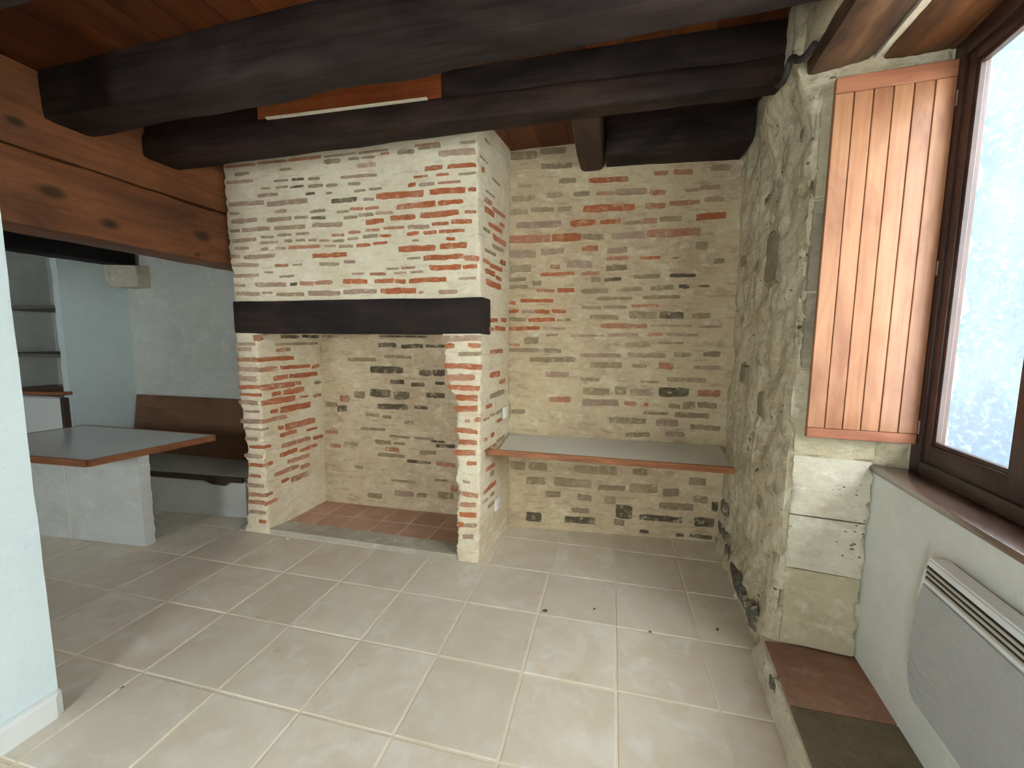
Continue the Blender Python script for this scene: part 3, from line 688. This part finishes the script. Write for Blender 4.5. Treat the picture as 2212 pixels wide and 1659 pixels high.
# ================================================================== fireplace
def lerp_tab(tab):
    tab = sorted((z, x) for x, z in tab)
    def f(z):
        if z <= tab[0][0]: return tab[0][1]
        for (z0, x0), (z1, x1) in zip(tab, tab[1:]):
            if z <= z1: return x0 + (x1 - x0) * (z - z0) / (z1 - z0)
        return tab[-1][1]
    return f
LP = lerp_tab([(-2.682, 1.462), (-2.683, 1.295), (-2.678, 1.229), (-2.677, 1.095), (-2.674, 1.034), (-2.685, 0.985), (-2.658, 0.912), (-2.681, 0.843), (-2.664, 0.775), (-2.654, 0.713), (-2.633, 0.652), (-2.66, 0.587), (-2.651, 0.512), (-2.657, 0.435), (-2.674, 0.357), (-2.664, 0.293), (-2.672, 0.228), (-2.676, 0.136), (-2.685, 0.057), (-2.719, 0.013)])
RP = lerp_tab([(-1.102, 1.466), (-1.076, 1.435), (-1.077, 1.403), (-1.083, 1.361), (-1.089, 1.288), (-1.075, 1.256), (-1.073, 1.203), (-1.062, 1.161), (-1.057, 1.145), (-1.02, 1.088), (-1.016, 1.024), (-1.007, 0.982), (-1.01, 0.917), (-1.017, 0.873), (-0.995, 0.82), (-1.014, 0.764), (-1.023, 0.725), (-1.004, 0.677), (-1.004, 0.622), (-1.013, 0.566), (-1.011, 0.521), (-0.988, 0.479), (-1.005, 0.432), (-1.012, 0.342), (-1.007, 0.263), (-1.001, 0.206), (-1.004, 0.149), (-1.02, 0.043), (-1.014, -0.003)])
HL = lerp_tab([(-2.692, 2.75), (-2.692, 2.613), (-2.697, 2.369), (-2.695, 2.245), (-2.697, 2.121), (-2.687, 1.994), (-2.678, 1.867), (-2.672, 1.70)])
RC = lerp_tab([(-.870, 2.75), (-.868, 2.5), (-.863, 2.248), (-.855, 1.927), (-.848, 1.709), (-.846, 1.43), (-.851, 1.115), (-.854, .792), (-.853, .367), (-.868, .037)])
def jag(z, s): return 0.0065 * noise.noise(Vector((s, 0, z * 34)))

fp = empty('fireplace', (-1.78, .3, 0))
setp(fp, 'large open fireplace of lime washed red brick with a dark timber mantel', 'fireplace')
HOODF = Frame((-2.70, 0), (-.85, 0))
SIDEF = Frame((-.86, 0), (-.805, .575))
CHF = Frame((-2.50, 0), (-2.46, .60))
FBF = Frame((-2.46, .60), (-.95, .62))
hood = rough_prism('hood', lambda z: [(HL(z) + jag(z, 1), 0), (RC(z) + jag(z, 2), 0), (-.807, .56), (-.807, .64), (HL(z), .64)], 1.66, 2.90, .020, .022, .0022, 6, M['lime'], fp, chip=.010, seed=12)
pr_ = rough_prism('pier', lambda z: [(RP(z) + jag(z, 3), 0.0), (RC(z) + jag(z, 4), 0.0), (-.808, .58), (-.99, .62), (-1.0, .3)], 0, 1.665, .014, .016, .0034, 9, M['lime_pier'], fp, chip=.016, seed=13)
pl_ = rough_prism('pier', lambda z: [(LP(z) + jag(z, 5), 0.0), (-2.500 + jag(z, 6), 0.0), (-2.46, .62), (-2.70, .62)], 0, 1.665, .014, .016, .0034, 9, M['lime_pier'], fp, chip=.016, seed=14)
fb_ = rough_prism('firebox_back', lambda z: [(-2.50, .600), (-.93, .622), (-.93, .66), (-2.50, .66)], 0, 1.70, .022, .022, .004, 6, M['lime_soot'], fp, seed=15)
mt = rough_beam('mantel_beam', [(-2.668, -.018, 1.478), (-2.668, .16, 1.478), (-2.668, .16, 1.704), (-2.668, -.018, 1.704)],
                [(-.838, -.018, 1.478), (-.832, .16, 1.478), (-.832, .16, 1.704), (-.838, -.018, 1.704)], M['mantel'], fp, n=60, amp=.005, seed=3, round_=.006)
setp(mt, 'dark almost black oak mantel beam')
# thin board on top of the mantel opening, closing the smoke hood from below
cb = rough_prism('hearth_curb', lambda z: [(-2.50, .012), (-1.01, .004), (-1.01, .150), (-2.46, .165)], 0, .036, .012, .03, .004, 9, M['curb'], fp, chip=.010, seed=16)
setp(cb, 'grey stone curb along the hearth front')
hb = box('hearth_bed', -2.50, -.98, .10, .62, 0, .0245, M['hearth_grout'], fp)
hx = [-2.475, -2.263, -2.021, -1.779, -1.540, -1.300, -1.060, -.985]
hy = [.150, .362, .602]
for i in range(len(hx) - 1):
    for j in range(2):
        o = box('hearth_tile', hx[i] + .006, hx[i + 1] - .006, hy[j] + .006, hy[j + 1] - .006, .015, .0275 + rng.uniform(-.001, .001), M['terracotta'], fp, bevel=.003, segs=1)

lay_bricks(HOODF, BR['hood'], hood, seed=21)
lay_bricks(SIDEF, ' '.join(e for e in BR['side'].split() if int(e.split(',')[2]) > 1665), hood, seed=22, proud=(.003, .005), surf=lambda s, z: (RC(z) + .86) * (1 - s / .58))
lay_bricks(SIDEF, ' '.join(e for e in BR['side'].split() if int(e.split(',')[2]) <= 1665), pr_, seed=23, proud=(.003, .005), surf=lambda s, z: (RC(z) + .86) * (1 - s / .58))
lay_bricks(HOODF, BR['rpier'], pr_, seed=24, proud=(.004, .008))
lay_bricks(HOODF, BR['lpier'], pl_, seed=25, proud=(.004, .008))
lay_bricks(CHF, BR['cheek'], pl_, seed=26, proud=(.003, .006))
lay_bricks(FBF, BR['fback'], fb_, seed=27, proud=(.003, .005), mats=TANMAP)
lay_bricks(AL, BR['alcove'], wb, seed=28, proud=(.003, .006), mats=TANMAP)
# rubble stones showing in the right wall
RWB = Frame((.735, .69), (.60, -1.0)); RW = Frame((.745, .69), (.695, -.42))
def stones(frame, rows, parent, seed, off):
    rg = random.Random(seed)
    zrot = math.atan2(frame.t.y, frame.t.x)
    for s, z, w_, h_, c in rows:
        V, F_ = brick_mesh(w_, h_, rg, 0.03, 2.4, 1.35)
        me = bpy.data.meshes.new('stone'); me.from_pydata(V, [], F_); me.update(); me.materials.append(M[c + '_tan'])
        o = bpy.data.objects.new('stone', me); COL.objects.link(o); o.parent = parent
        o.matrix_parent_inverse = Matrix.Translation(-parent_world(parent))
        o.location = frame.at(s, off, z); o.rotation_euler = (0, rg.uniform(-.1, .1), zrot)
stones(RWB, [(.06, .143, .12, .05, 's'), (.10, .303, .09, .06, 's'), (.36, .099, .14, .084, 's'), (.665, .075, .17, .08, 's'), (.97, .095, .10, .08, 's'),
             (.541, .082, .12, .05, 's'), (.223, .162, .11, .05, 's'), (.825, .08, .09, .045, 's')], wrt, 31, .016)
stones(RWB, [(1.398, .060, .09, .05, 's'), (1.30, .05, .06, .04, 'g')], kb, 32, .016)
stones(RW, [(.719, 1.873, .20, .24, 'w'), (.447, 1.876, .09, .067, 'w'), (.289, 2.395, .10, .03, 'w'), (.549, 2.204, .08, .03, 'w'), (.147, 1.961, .16, .067, 'w'), (1.018, 2.333, .04, .044, 'w'),
            (.30, 1.25, .12, .10, 'w'), (.52, .86, .10, .08, 'w'), (.70, 1.12, .09, .12, 'w'), (.80, .62, .08, .06, 'w'), (.35, .55, .10, .07, 'g'), (.62, .40, .09, .05, 'g')], wrt, 33, .004)
# dressed stones of the window jamb
JF = Frame((.706, -.428), (1.0, -.476))
for nm, z0, z1, mk, s1, pr in (('jamb_stone', .705, .962, 'ashlar', .292, .016), ('jamb_stone', .462, .698, 'ashlar', .290, .012), ('jamb_stone', .110, .455, 'ashlar_low', .288, .006),
                   ('jamb_stone', 1.66, 2.02, 'ashlar_grey', .30, .008), ('jamb_stone', 1.34, 1.652, 'ashlar_grey', .30, .008), ('jamb_stone', .97, 1.33, 'ashlar_low', .30, .004), ('jamb_stone', 2.03, 2.48, 'ashlar_low', .31, .006)):
    lean = lambda z: .035 * max(0, 1 - z / 1.0)
    a = lambda s, n, z: JF.at(s, n + lean(z) * (1 - s / .3 * .4), z)
    def ol(z, s1=s1, pr=pr):
        q = [a(.014, pr, z), a(s1, pr, z), a(s1, -.06, z), a(.014, -.06, z)]
        return [(v.x, v.y) for v in q]
    rough_prism(nm, ol, z0, z1, .02, .02, .005, 11, M[mk], wrt, chip=.012, seed=50 + int(z0 * 10))
# ledge slabs
def slab(name, y0, y1, mat):
    fx = lambda y: .655 + .085 * (y + .44); bx = lambda y: 1.042 + .097 * y + .004
    o = hull8(name, [(fx(y0), y0, .07), (bx(y0), y0, .07), (bx(y1), y1, .07), (fx(y1), y1, .07), (fx(y0), y0, .104), (bx(y0), y0, .104), (bx(y1), y1, .104), (fx(y1), y1, .104)], mat, kb, bevel=.004)
    return o
setp(slab('ledge_slab', -.82, -.47, M['ledge_red']), 'worn terracotta ledge slab')
setp(slab('ledge_slab', -1.24, -.826, M['ledge_grey']), 'grey stone ledge slab')
setp(slab('ledge_slab', -2.25, -1.246, M['ledge_grey']), 'grey stone ledge slab')

# ================================================================== beams
def bz(x): return 2.47 + .0324 * (x + 2.7)
def joist(name, label, n0, f0, n1, f1, mat, h=.235, x0=-2.74, x1=.78, seed=0, sub=5):
    o = rough_beam(name, [(x0, n0, bz(x0)), (x0, f0, bz(x0)), (x0, f0, bz(x0) + h), (x0, n0, bz(x0) + h)],
                   [(x1, n1, bz(x1)), (x1, f1, bz(x1)), (x1, f1, bz(x1) + h + .04), (x1, n1, bz(x1) + h + .04)], mat, n=70, amp=.007, seed=seed)
    return setp(o, label, 'beam', 'ceiling beams')
joist('ceiling_beam', 'broad dark ceiling beam crossing in front of the others over the hearth floor', -.935, -.733, -.862, -.715, M['beam'], seed=1)
b2 = rough_beam('ceiling_beam', [(-2.74, -.508, 2.469), (-2.74, -.297, 2.469), (-2.74, -.297, 2.60), (-2.74, -.508, 2.60)],
                [(.70, -.262, 2.580), (.70, -.150, 2.580), (.70, -.150, 2.70), (.70, -.262, 2.70)], M['beam_b'], n=70, amp=.006, seed=2)
setp(b2, 'dark ceiling beam touching the top of the brick chimney breast', 'beam', 'ceiling beams')
joist('ceiling_beam', 'dark ceiling beam nearest the viewer at the upper left corner', -1.60, -1.405, -1.55, -1.37, M['beam'], seed=3)
joist('ceiling_beam', 'dark ceiling beam behind the viewer', -2.35, -2.15, -2.3, -2.1, M['beam'], seed=4)
joist('ceiling_beam', 'dark ceiling beam by the rear door', -3.15, -2.95, -3.1, -2.9, M['beam'], seed=5)
def pack(x0, x1, mat, label):
    y = lambda x: -.508 + .0715 * (x + 2.74) + .014
    z = lambda x: 2.60 + .0291 * (x + 2.74) - .01
    o = hull8('packing_board', [(x0, y(x0), z(x0)), (x1, y(x1), z(x1)), (x1, y(x1) + .03, z(x1)), (x0, y(x0) + .03, z(x0)),
          (x0, y(x0), ceil_z(x0) + .01), (x1, y(x1), ceil_z(x1) + .01), (x1, y(x1) + .03, ceil_z(x1) + .01), (x0, y(x0) + .03, ceil_z(x0) + .01)], mat, b2)
    setp(o, label)
pack(-2.70, -1.975, M['beam_b'], 'dark packing board'); pack(-1.97, -.935, M['board_red'], 'orange brown packing board'); pack(-.93, .70, M['beam'], 'dark packing board')
o = hull8('mortar_strip', [(-1.90, -.462, 2.612), (-1.00, -.398, 2.640), (-1.00, -.380, 2.640), (-1.90, -.444, 2.612), (-1.90, -.462, 2.620), (-1.00, -.398, 2.646), (-1.00, -.380, 2.646), (-1.90, -.444, 2.620)], M['lime'], b2)
# short joist and trimmer against the alcove wall
o = rough_beam('trimmer_joist', [(-.318, -.22, 2.585), (-.160, -.22, 2.585), (-.155, -.22, 2.785), (-.325, -.22, 2.785)],
               [(-.318, .60, 2.603), (-.160, .60, 2.603), (-.150, .60, 2.79), (-.33, .60, 2.79)], M['joist'], n=24, amp=.006, seed=6)
setp(o, 'short brown joist running from the beam to the alcove wall', 'beam')
o = rough_beam('trimmer_beam', [(-.140, .42, 2.632), (-.140, .72, 2.634), (-.140, .72, 2.90), (-.140, .42, 2.90)],
               [(.708, .42, 2.632), (.708, .72, 2.634), (.708, .72, 2.92), (.708, .42, 2.92)], M['beam'], n=24, amp=.006, seed=7)
setp(o, 'broad blackened beam over the alcove shelf', 'beam')
hull8('soffit_board', [(-.14, -.17, 2.795), (.705, -.15, 2.833), (.705, .43, 2.833), (-.14, .43, 2.795), (-.14, -.17, 2.805), (.705, -.15, 2.843), (.705, .43, 2.843), (-.14, .43, 2.805)], M['beam'], o)  # added dark board, covers the orange planks between beam and trimmer
# girder of two stacked timbers
gd = empty('girder', (-2.83, -2, 1.95)); setp(gd, 'massive orange pine girder carrying the ends of the ceiling beams', 'beam')
rough_beam('timber', [(-2.98, .66, 1.955), (-2.708, .66, 1.955), (-2.708, .66, 2.305), (-2.98, .66, 2.305)], [(-2.98, -4.18, 1.955), (-2.708, -4.18, 1.955), (-2.708, -4.18, 2.292), (-2.98, -4.18, 2.292)], M['girder'], gd, n=110, amp=.007, seed=8, round_=.012)
rough_beam('timber', [(-2.98, .66, 2.308), (-2.708, .66, 2.308), (-2.708, .66, 2.684), (-2.98, .66, 2.684)], [(-2.98, -4.18, 2.296), (-2.708, -4.18, 2.296), (-2.708, -4.18, 2.684), (-2.98, -4.18, 2.684)], M['girder'], gd, n=110, amp=.006, seed=9, round_=.008)
# black beam and stone corbel in the left room
o = rough_beam('black_beam', [(-4.66, .60, 2.10), (-4.42, .60, 2.10), (-4.42, .60, 2.42), (-4.66, .60, 2.42)], [(-4.66, -4.2, 2.07), (-4.42, -4.2, 2.07), (-4.42, -4.2, 2.40), (-4.66, -4.2, 2.40)], M['beam_y'], n=90, amp=.008, seed=10)
setp(o, 'black beam end resting on the stone corbel in the left room', 'beam')
def corbel():
    bm = bmesh.new()
    prof = [(-4.600, 2.10), (-4.600, 1.985), (-4.590, 1.950), (-4.568, 1.920), (-4.535, 1.903), (-4.49, 1.897), (-4.305, 1.905), (-4.300, 1.93), (-4.303, 2.07), (-4.312, 2.095)]
    fy = lambda x: .455 + .22 * (x + 4.6)
    A = [bm.verts.new((x_, fy(x_), z_)) for x_, z_ in prof]; B = [bm.verts.new((x_, .640, z_)) for x_, z_ in prof]
    n = len(prof)
    for i in range(n): bm.faces.new((A[i], A[(i + 1) % n], B[(i + 1) % n], B[i]))
    bm.faces.new(A); bm.faces.new(list(reversed(B)))
    bmesh.ops.bevel(bm, geom=list(bm.edges), offset=.004, segments=2, affect='EDGES')
    o = put_bm('stone_corbel', bm, M['ashlar'], smooth=True, sharp=50)
    setp(o, 'beige rounded stone corbel under the black beam', 'corbel')
corbel()
# lintels over the window
o = rough_beam('window_lintel', [(.662, -.40, 2.508), (.872, -.40, 2.522), (.872, -.40, 2.66), (.662, -.40, 2.66)], [(.545, -2.27, 2.508), (.750, -2.27, 2.522), (.750, -2.27, 2.66), (.545, -2.27, 2.66)], M['lintel'], n=40, amp=.009, seed=11)
setp(o, 'weathered brown oak lintel on the room side of the window recess', 'beam')
o = rough_beam('window_lintel', [(.900, -.40, 2.518), (1.19, -.40, 2.500), (1.19, -.40, 2.66), (.900, -.40, 2.66)], [(.778, -2.27, 2.518), (1.10, -2.27, 2.500), (1.10, -2.27, 2.66), (.778, -2.27, 2.66)], M['lintel_b'], n=40, amp=.006, seed=12)
setp(o, 'orange brown lintel directly above the window frame', 'beam')
o = rough_prism('lintel_mortar', lambda z: [(.878, -.41), (.752, -2.26), (.780, -2.26), (.905, -.41)][::-1], 2.526, 2.60, .02, .03, .006, 9, M['kerb'], seed=17)
setp(o, 'strip of pale mortar between the two lintels', 'mortar')
# iron cramp
def tube(name, pts, rx, mat, parent=None, nseg=10, flat=1.0, cyclic=False):
    cu = bpy.data.curves.new(name, 'CURVE'); cu.dimensions = '3D'; sp = cu.splines.new('NURBS'); sp.points.add(len(pts) - 1)
    for p_, q in zip(sp.points, pts): p_.co = (*q, 1)
    sp.use_endpoint_u = True; sp.order_u = 3; cu.bevel_depth = rx; cu.bevel_resolution = 3; cu.resolution_u = 8
    cu.use_fill_caps = True
    tmp = bpy.data.objects.new('tmp', cu); COL.objects.link(tmp)
    dg = bpy.context.evaluated_depsgraph_get(); me = bpy.data.meshes.new_from_object(tmp.evaluated_get(dg))
    bpy.data.objects.remove(tmp); bpy.data.curves.remove(cu)
    me.name = name; me.materials.clear()
    c = center_origin(me)
    me.polygons.foreach_set('use_smooth', [True] * len(me.polygons))
    o = link(name, me, mat, parent); o.location = c
    return o
o = tube('iron_cramp', [(.598, -.245, 2.645), (.596, -.262, 2.600), (.596, -.300, 2.552), (.596, -.350, 2.530), (.598, -.392, 2.548), (.600, -.410, 2.585), (.602, -.440, 2.580), (.610, -.470, 2.545), (.625, -.520, 2.535), (.632, -.560, 2.550)], .013, M['iron'])
setp(o, 'wavy wrought iron cramp tying the beam end to the lintel', 'iron tie')

# ================================================================== window
w1 = empty('window_1', PF.at(1.05, .13, .95)); setp(w1, 'dark mahogany framed window in the deep recess', 'window', kind='structure')
n0, n1 = .1075, .165
PF.box('frame_stile', .492, .556, n0, n1, .95, 2.515, M['frame'], w1, .004); PF.box('frame_stile', 2.10, 2.20, n0, n1, .95, 2.515, M['frame'], w1, .004)
PF.box('frame_rail', .556, 2.10, n0, n1, 2.44, 2.515, M['frame'], w1, .004); PF.box('frame_rail', .556, 2.10, n0, n1, .95, 1.00, M['frame'], w1, .004)
def casement(sa, sb, ga, gb):
    c = empty('casement', PF.at((sa + sb) / 2, n0, 1.7)); c.parent = w1; c.matrix_parent_inverse = Matrix.Translation(-w1.location)
    m0, m1 = n0 + .006, n1 - .008
    PF.box('stile', sa, ga, m0, m1, 1.002, 2.438, M['frame'], c, .003); PF.box('stile', gb, sb, m0, m1, 1.002, 2.438, M['frame'], c, .003)
    PF.box('rail', ga, gb, m0, m1, 2.398, 2.438, M['frame'], c, .003); PF.box('rail', ga, gb, m0, m1, 1.002, 1.072, M['frame'], c, .003)
    for (a, b, z0, z1) in ((ga, ga + .014, 1.072, 2.398), (gb - .014, gb, 1.072, 2.398), (ga + .014, gb - .014, 1.072, 1.086), (ga + .014, gb - .014, 2.384, 2.398)):
        PF.box('glazing_bead', a, b, n0 + .012, n0 + .030, z0, z1, M['frame'], c, .002, 1)
    PF.box('pane', ga, gb, n0 + .030, n0 + .034, 1.072, 2.398, M['glass'], c)
casement(.558, 1.062, .600, .962)
casement(1.066, 1.578, 1.170, 1.535)
casement(1.582, 2.098, 1.640, 2.040)  # unseen third casement, added to let more daylight in
PF.box('window_sill', .455, 2.26, -.016, .120, .926, .950, M['sill'], w1, .004)
# shutter
SF = Frame((.735, -.504), (1.098, -.535))
sh = empty('window_shutter', SF.at(.36, .015, 1.06)); setp(sh, 'varnished reddish wood shutter of six boards folded open beside the window', 'shutter')
nb = 6; wd = .364 / nb
for k in range(nb):
    a, b = k * wd + (.0012 if k else 0), (k + 1) * wd - (.0012 if k < nb - 1 else 0)
    SF.box('board', a, b, 0, -.024, 1.098, 2.390, M['shutter'], sh, .0018, 1)
SF.box('batten', .002, .362, -.020, -.026, 1.11, 2.38, M['shutter_rail'], sh)
SF.box('rail', 0, .364, .001, -.025, 1.057, 1.097, M['shutter_rail'], sh, .002, 1)
SF.box('rail', 0, .364, .001, -.025, 2.391, 2.449, M['shutter_rail'], sh, .002, 1)
for z in (1.125, 1.725, 2.315):
    h_ = tube('hinge', [SF.at(.371, .004, z - .026), SF.at(.371, .004, z), SF.at(.371, .004, z + .026)], .0085, M['steel'], sh)
# sockets on the fireplace flank
for s, z, lab in ((.462, .922, 'white double power socket above the alcove shelf on the fireplace flank'), (.300, .286, 'white power socket low on the fireplace flank under the shelf')):
    so = empty('power_socket', SIDEF.at(s, .01, z)); setp(so, lab, 'socket')
    off = .006
    SIDEF.box('cover_plate', s - .04, s + .04, .004, off + .010, z - .04, z + .04, M['plastic'], so, .003)
    SIDEF.box('insert', s - .024, s + .024, off + .008, off + .014, z - .024, z + .024, M['plastic'], so, .002)
    for q in (-.009, .009): SIDEF.box('pin_hole', s + q - .002, s + q + .002, off + .0142, off + .0146, z - .003, z + .003, M['dark'], so)  # dark dots on the insert, painted as the shade of holes

# ================================================================== furniture
# wall shelf in the alcove
ws = empty('wall_shelf', (-.07, .35, .70)); setp(ws, 'long white laminate shelf with a brown wooden front edge in the alcove', 'shelf')
zl, zr = .738, .716
yb = lambda x: .575 + .082 * (x + .81) + .004
hull8('shelf_board', [(-.760, .108, zl - .036), (.640, .168, zr - .036), (.700, yb(.7), zr - .036), (-.800, yb(-.8), zl - .036), (-.760, .108, zl), (.640, .168, zr), (.700, yb(.7), zr), (-.800, yb(-.8), zl)], M['laminate_shelf'], ws, .001, 1)
hull8('front_edge', [(-.835, .090, zl - .038), (.655, .150, zr - .038), (.655, .168, zr - .038), (-.835, .108, zl - .038), (-.835, .090, zl + .001), (.655, .150, zr + .001), (.655, .168, zr + .001), (-.835, .108, zl + .001)], M['edge'], ws, .002, 1)
# table
tb = empty('dining_table', (-3.7, -.3, 0)); setp(tb, 'white laminate table with brown wooden edges on a white plastered slab leg', 'table')
P = [(-4.47, -.708), (-3.144, -.649), (-3.022, .070), (-4.379, .067)]
hull8('tabletop', [(x_, y_, .663) for x_, y_ in P] + [(x_, y_, .700) for x_, y_ in P], M['laminate'], tb)
def edge(pa, pb, z0=.658, z1=.7015, th=.014):
    d = (Vector(pb) - Vector(pa)).normalized(); nrm = Vector((d.y, -d.x)) * th
    a, b = Vector(pa) - d * .0, Vector(pb) + d * .0
    q = [a + nrm, b + nrm, b, a]
    hull8('edge_band', [(v.x, v.y, z0) for v in q] + [(v.x, v.y, z1) for v in q], M['edge'] if abs(d.x) > .7 else M['edge_y'], tb)
e_ = [Vector(p) for p in P]
edge(P[0], P[1]); edge(P[1], P[2]); edge(P[2], P[3]); edge(P[3], P[0])
rough_prism('leg_panel', lambda z: [(-3.795, -.408), (-3.172 + .01 * z, -.366), (-3.168 + .01 * z, -.296), (-3.795, -.338)], 0, .66, .03, .03, .003, 6, M['white_leg'], tb, chip=.006, seed=41)
rough_prism('leg_panel', lambda z: [(-4.40, -.446), (-3.800, -.408), (-3.800, -.338), (-4.40, -.376)], 0, .66, .03, .03, .003, 6, M['white_leg'], tb, chip=.006, seed=42)
hull8('seam_bead', [(-3.803, -.414, .0), (-3.791, -.413, .0), (-3.791, -.40, .0), (-3.803, -.40, .0), (-3.801, -.413, .655), (-3.792, -.412, .655), (-3.792, -.40, .655), (-3.801, -.40, .655)], M['crumb'], tb, .002, 1)
# bench
bn = empty('wall_bench', (-3.7, .4, 0)); setp(bn, 'built in bench with brown back board, grey seat and white plastered base', 'bench')
rough_prism('base', lambda z: [(-4.59, .060), (-3.745, .116), (-2.885, .190), (-2.885, .60), (-4.59, .60)], 0, .298, .03, .04, .004, 5, M['white_leg'], bn, chip=.006, seed=43)
hull8('seat', [(-4.59, .07, .312), (-2.875, .172, .312), (-2.86, .60, .312), (-4.59, .60, .312), (-4.59, .07, .346), (-2.875, .172, .346), (-2.86, .60, .346), (-4.59, .60, .346)], M['seat_grey'], bn, .003, 1)
hull8('seat_edge', [(-4.59, .045, .300), (-2.872, .150, .300), (-2.872, .172, .300), (-4.59, .07, .300), (-4.59, .045, .344), (-2.872, .150, .344), (-2.872, .172, .344), (-4.59, .07, .344)], M['dark_edge'], bn, .003, 1)
hull8('loose_veneer', [(-3.17, .150, .268), (-3.05, .158, .262), (-3.05, .164, .262), (-3.17, .156, .268), (-3.25, .140, .300), (-2.99, .158, .300), (-2.99, .164, .300), (-3.25, .146, .300)], M['dark_edge'], bn)
hull8('backrest', [(-4.585, .545, .346), (-2.80, .545, .346), (-2.80, .570, .346), (-4.585, .570, .346), (-4.555, .600, .888), (-2.77, .600, .888), (-2.77, .625, .888), (-4.555, .625, .888)], M['panel_brown'], bn, .002, 1)
# low cabinet and niche shelves at the far left
lc = empty('low_cabinet', (-5.1, .3, 0)); setp(lc, 'low white cabinet with an oak top under the niche shelves', 'cabinet')
box('body', -5.60, -4.690, .105, .60, 0, .922, M['white_cab'], lc, .002, 1)
box('door', -5.58, -4.660, .082, .102, .04, .915, M['white_cab'], lc, .003)
box('side_trim', -4.658, -4.618, .080, .118, 0, .922, M['dark_edge'], lc)
hull8('top', [(-5.62, .055, .925), (-4.560, .055, .948), (-4.560, .115, .948), (-5.62, .60, .925), (-5.62, .055, .955), (-4.560, .055, .975), (-4.560, .115, .975), (-5.62, .60, .955)], M['edge'], lc, .003)
for z, lab in ((1.700, 'upper grey shelf board in the dim niche'), (1.278, 'lower grey shelf board in the dim niche')):
    o = box('niche_shelf', -5.64, -4.680, .17, .632, z - .014, z + .014, M['shelf_dark'], None, .002, 1); setp(o, lab, 'shelf')

# heater
ht = empty('wall_heater', PF.at(1.35, -.04, .34)); setp(ht, 'white wall mounted electric panel heater with a ribbed grey front', 'heater')
def heater():
    # outline in (s, z)
    L = [(.995, .806), (.985, .760), (.972, .690), (.961, .60), (.955, .51), (.956, .43), (.966, .375), (.985, .345), (1.005, .333)]
    R = [(1.745, .333), (1.765, .35), (1.775, .40), (1.775, .76), (1.765, .800), (1.745, .806)]
    def ext(name, poly, na, nb_, mat, bev=.004):
        bm = bmesh.new()
        A = [bm.verts.new(PF.at(s, -na, z)) for s, z in poly]; B = [bm.verts.new(PF.at(s, -nb_, z)) for s, z in poly]
        n = len(poly)
        for i in range(n): bm.faces.new((A[i], A[(i + 1) % n], B[(i + 1) % n], B[i]))
        fa = bm.faces.new(A); fb2 = bm.faces.new(list(reversed(B)))
        if bev: bmesh.ops.bevel(bm, geom=list(fb2.edges), offset=bev, segments=2, affect='EDGES')
        return put_bm(name, bm, mat, ht, smooth=True, sharp=40)
    ext('casing', L + R, .012, .060, M['heat_white'], .006)
    L2 = [(.990, .722), (.976, .655), (.967, .58), (.963, .51), (.964, .44), (.973, .386), (.990, .355), (1.008, .343)]
    R2 = [(1.742, .343), (1.758, .36), (1.766, .405), (1.766, .722)]
    ext('front_panel', L2 + R2, .058, .064, M['ribbed'], .003)
    PF.box('grille_recess', .998, 1.755, -.0595, -.0612, .735, .783, M['dark'], ht)  # dark strip on the casing front, painted shade behind the slats
    for z in (.741, .757, .773):
        PF.box('grille_slat', .998, 1.755, -.0600, -.0650, z - .0045, z + .0045, M['slat'], ht, .0015, 1)
    for s in (1.10, 1.62): PF.box('bracket', s, s + .05, 0.0, -.014, .50, .64, M['heat_white'], ht)
heater()

# small litter on the floor
def leaf(loc, sz, rot, lab, mat, seed):
    rg = random.Random(seed); n = 9
    V = [(0, 0, .004)] + [(sz * (1 + .45 * rg.uniform(-1, 1)) * math.cos(2 * math.pi * k / n), .6 * sz * (1 + .45 * rg.uniform(-1, 1)) * math.sin(2 * math.pi * k / n), .001 + .005 * rg.random()) for k in range(n)]
    F_ = [(0, 1 + k, 1 + (k + 1) % n) for k in range(n)]
    V2 = V + [(v[0], v[1], v[2] - .0012) for v in V]
    F2 = F_ + [(n + 1 + a, n + 1 + c, n + 1 + b) for a, b, c in F_] + [(1 + k, n + 2 + k, n + 2 + (k + 1) % n, 1 + (k + 1) % n) for k in range(n)]
    me = bpy.data.meshes.new('dry_leaf'); me.from_pydata(V2, [], F2); me.update(); me.materials.append(mat)
    o = bpy.data.objects.new('dry_leaf', me); COL.objects.link(o); o.location = (loc[0], loc[1], .0008); o.rotation_euler = (0, 0, rot)
    setp(o, lab, 'leaf')
leaf((-.366, -.365), .016, .4, 'largest dark dry leaf on the tile joint in mid floor', M['leaf'], 1)
leaf((-.11, -.285), .007, 1.0, 'tiny dark leaf scrap right of the largest leaf', M['leaf'], 2)
leaf((.17, -.399), .009, 0, 'small dark scrap on a joint before the alcove', M['leaf'], 3)
leaf((-1.993, -1.281), .008, 1, 'small dark scrap near the partition foot', M['leaf'], 4)
leaf((.501, -.298), .008, 1, 'small dark scrap beside the rubble wall', M['leaf'], 5)
def crumb(loc, sz, lab, seed):
    bm = bmesh.new(); bmesh.ops.create_icosphere(bm, subdivisions=1, radius=sz)
    rg = random.Random(seed)
    for v in bm.verts: v.co *= rg.uniform(.6, 1.2); v.co.z *= .6
    zm = min(v.co.z for v in bm.verts)
    for v in bm.verts: v.co.x += loc[0]; v.co.y += loc[1]; v.co.z += -zm
    o = put_bm('plaster_crumb', bm, M['crumb']); setp(o, lab, 'crumb')
crumb((-3.094, -.079), .009, 'white plaster crumb on the tiles before the bench', 1)
crumb((-2.83, -.02), .007, 'small white crumb beside the left fireplace pier', 2)
crumb((-2.30, -.03), .011, 'white plaster crumb against the hearth curb', 3)
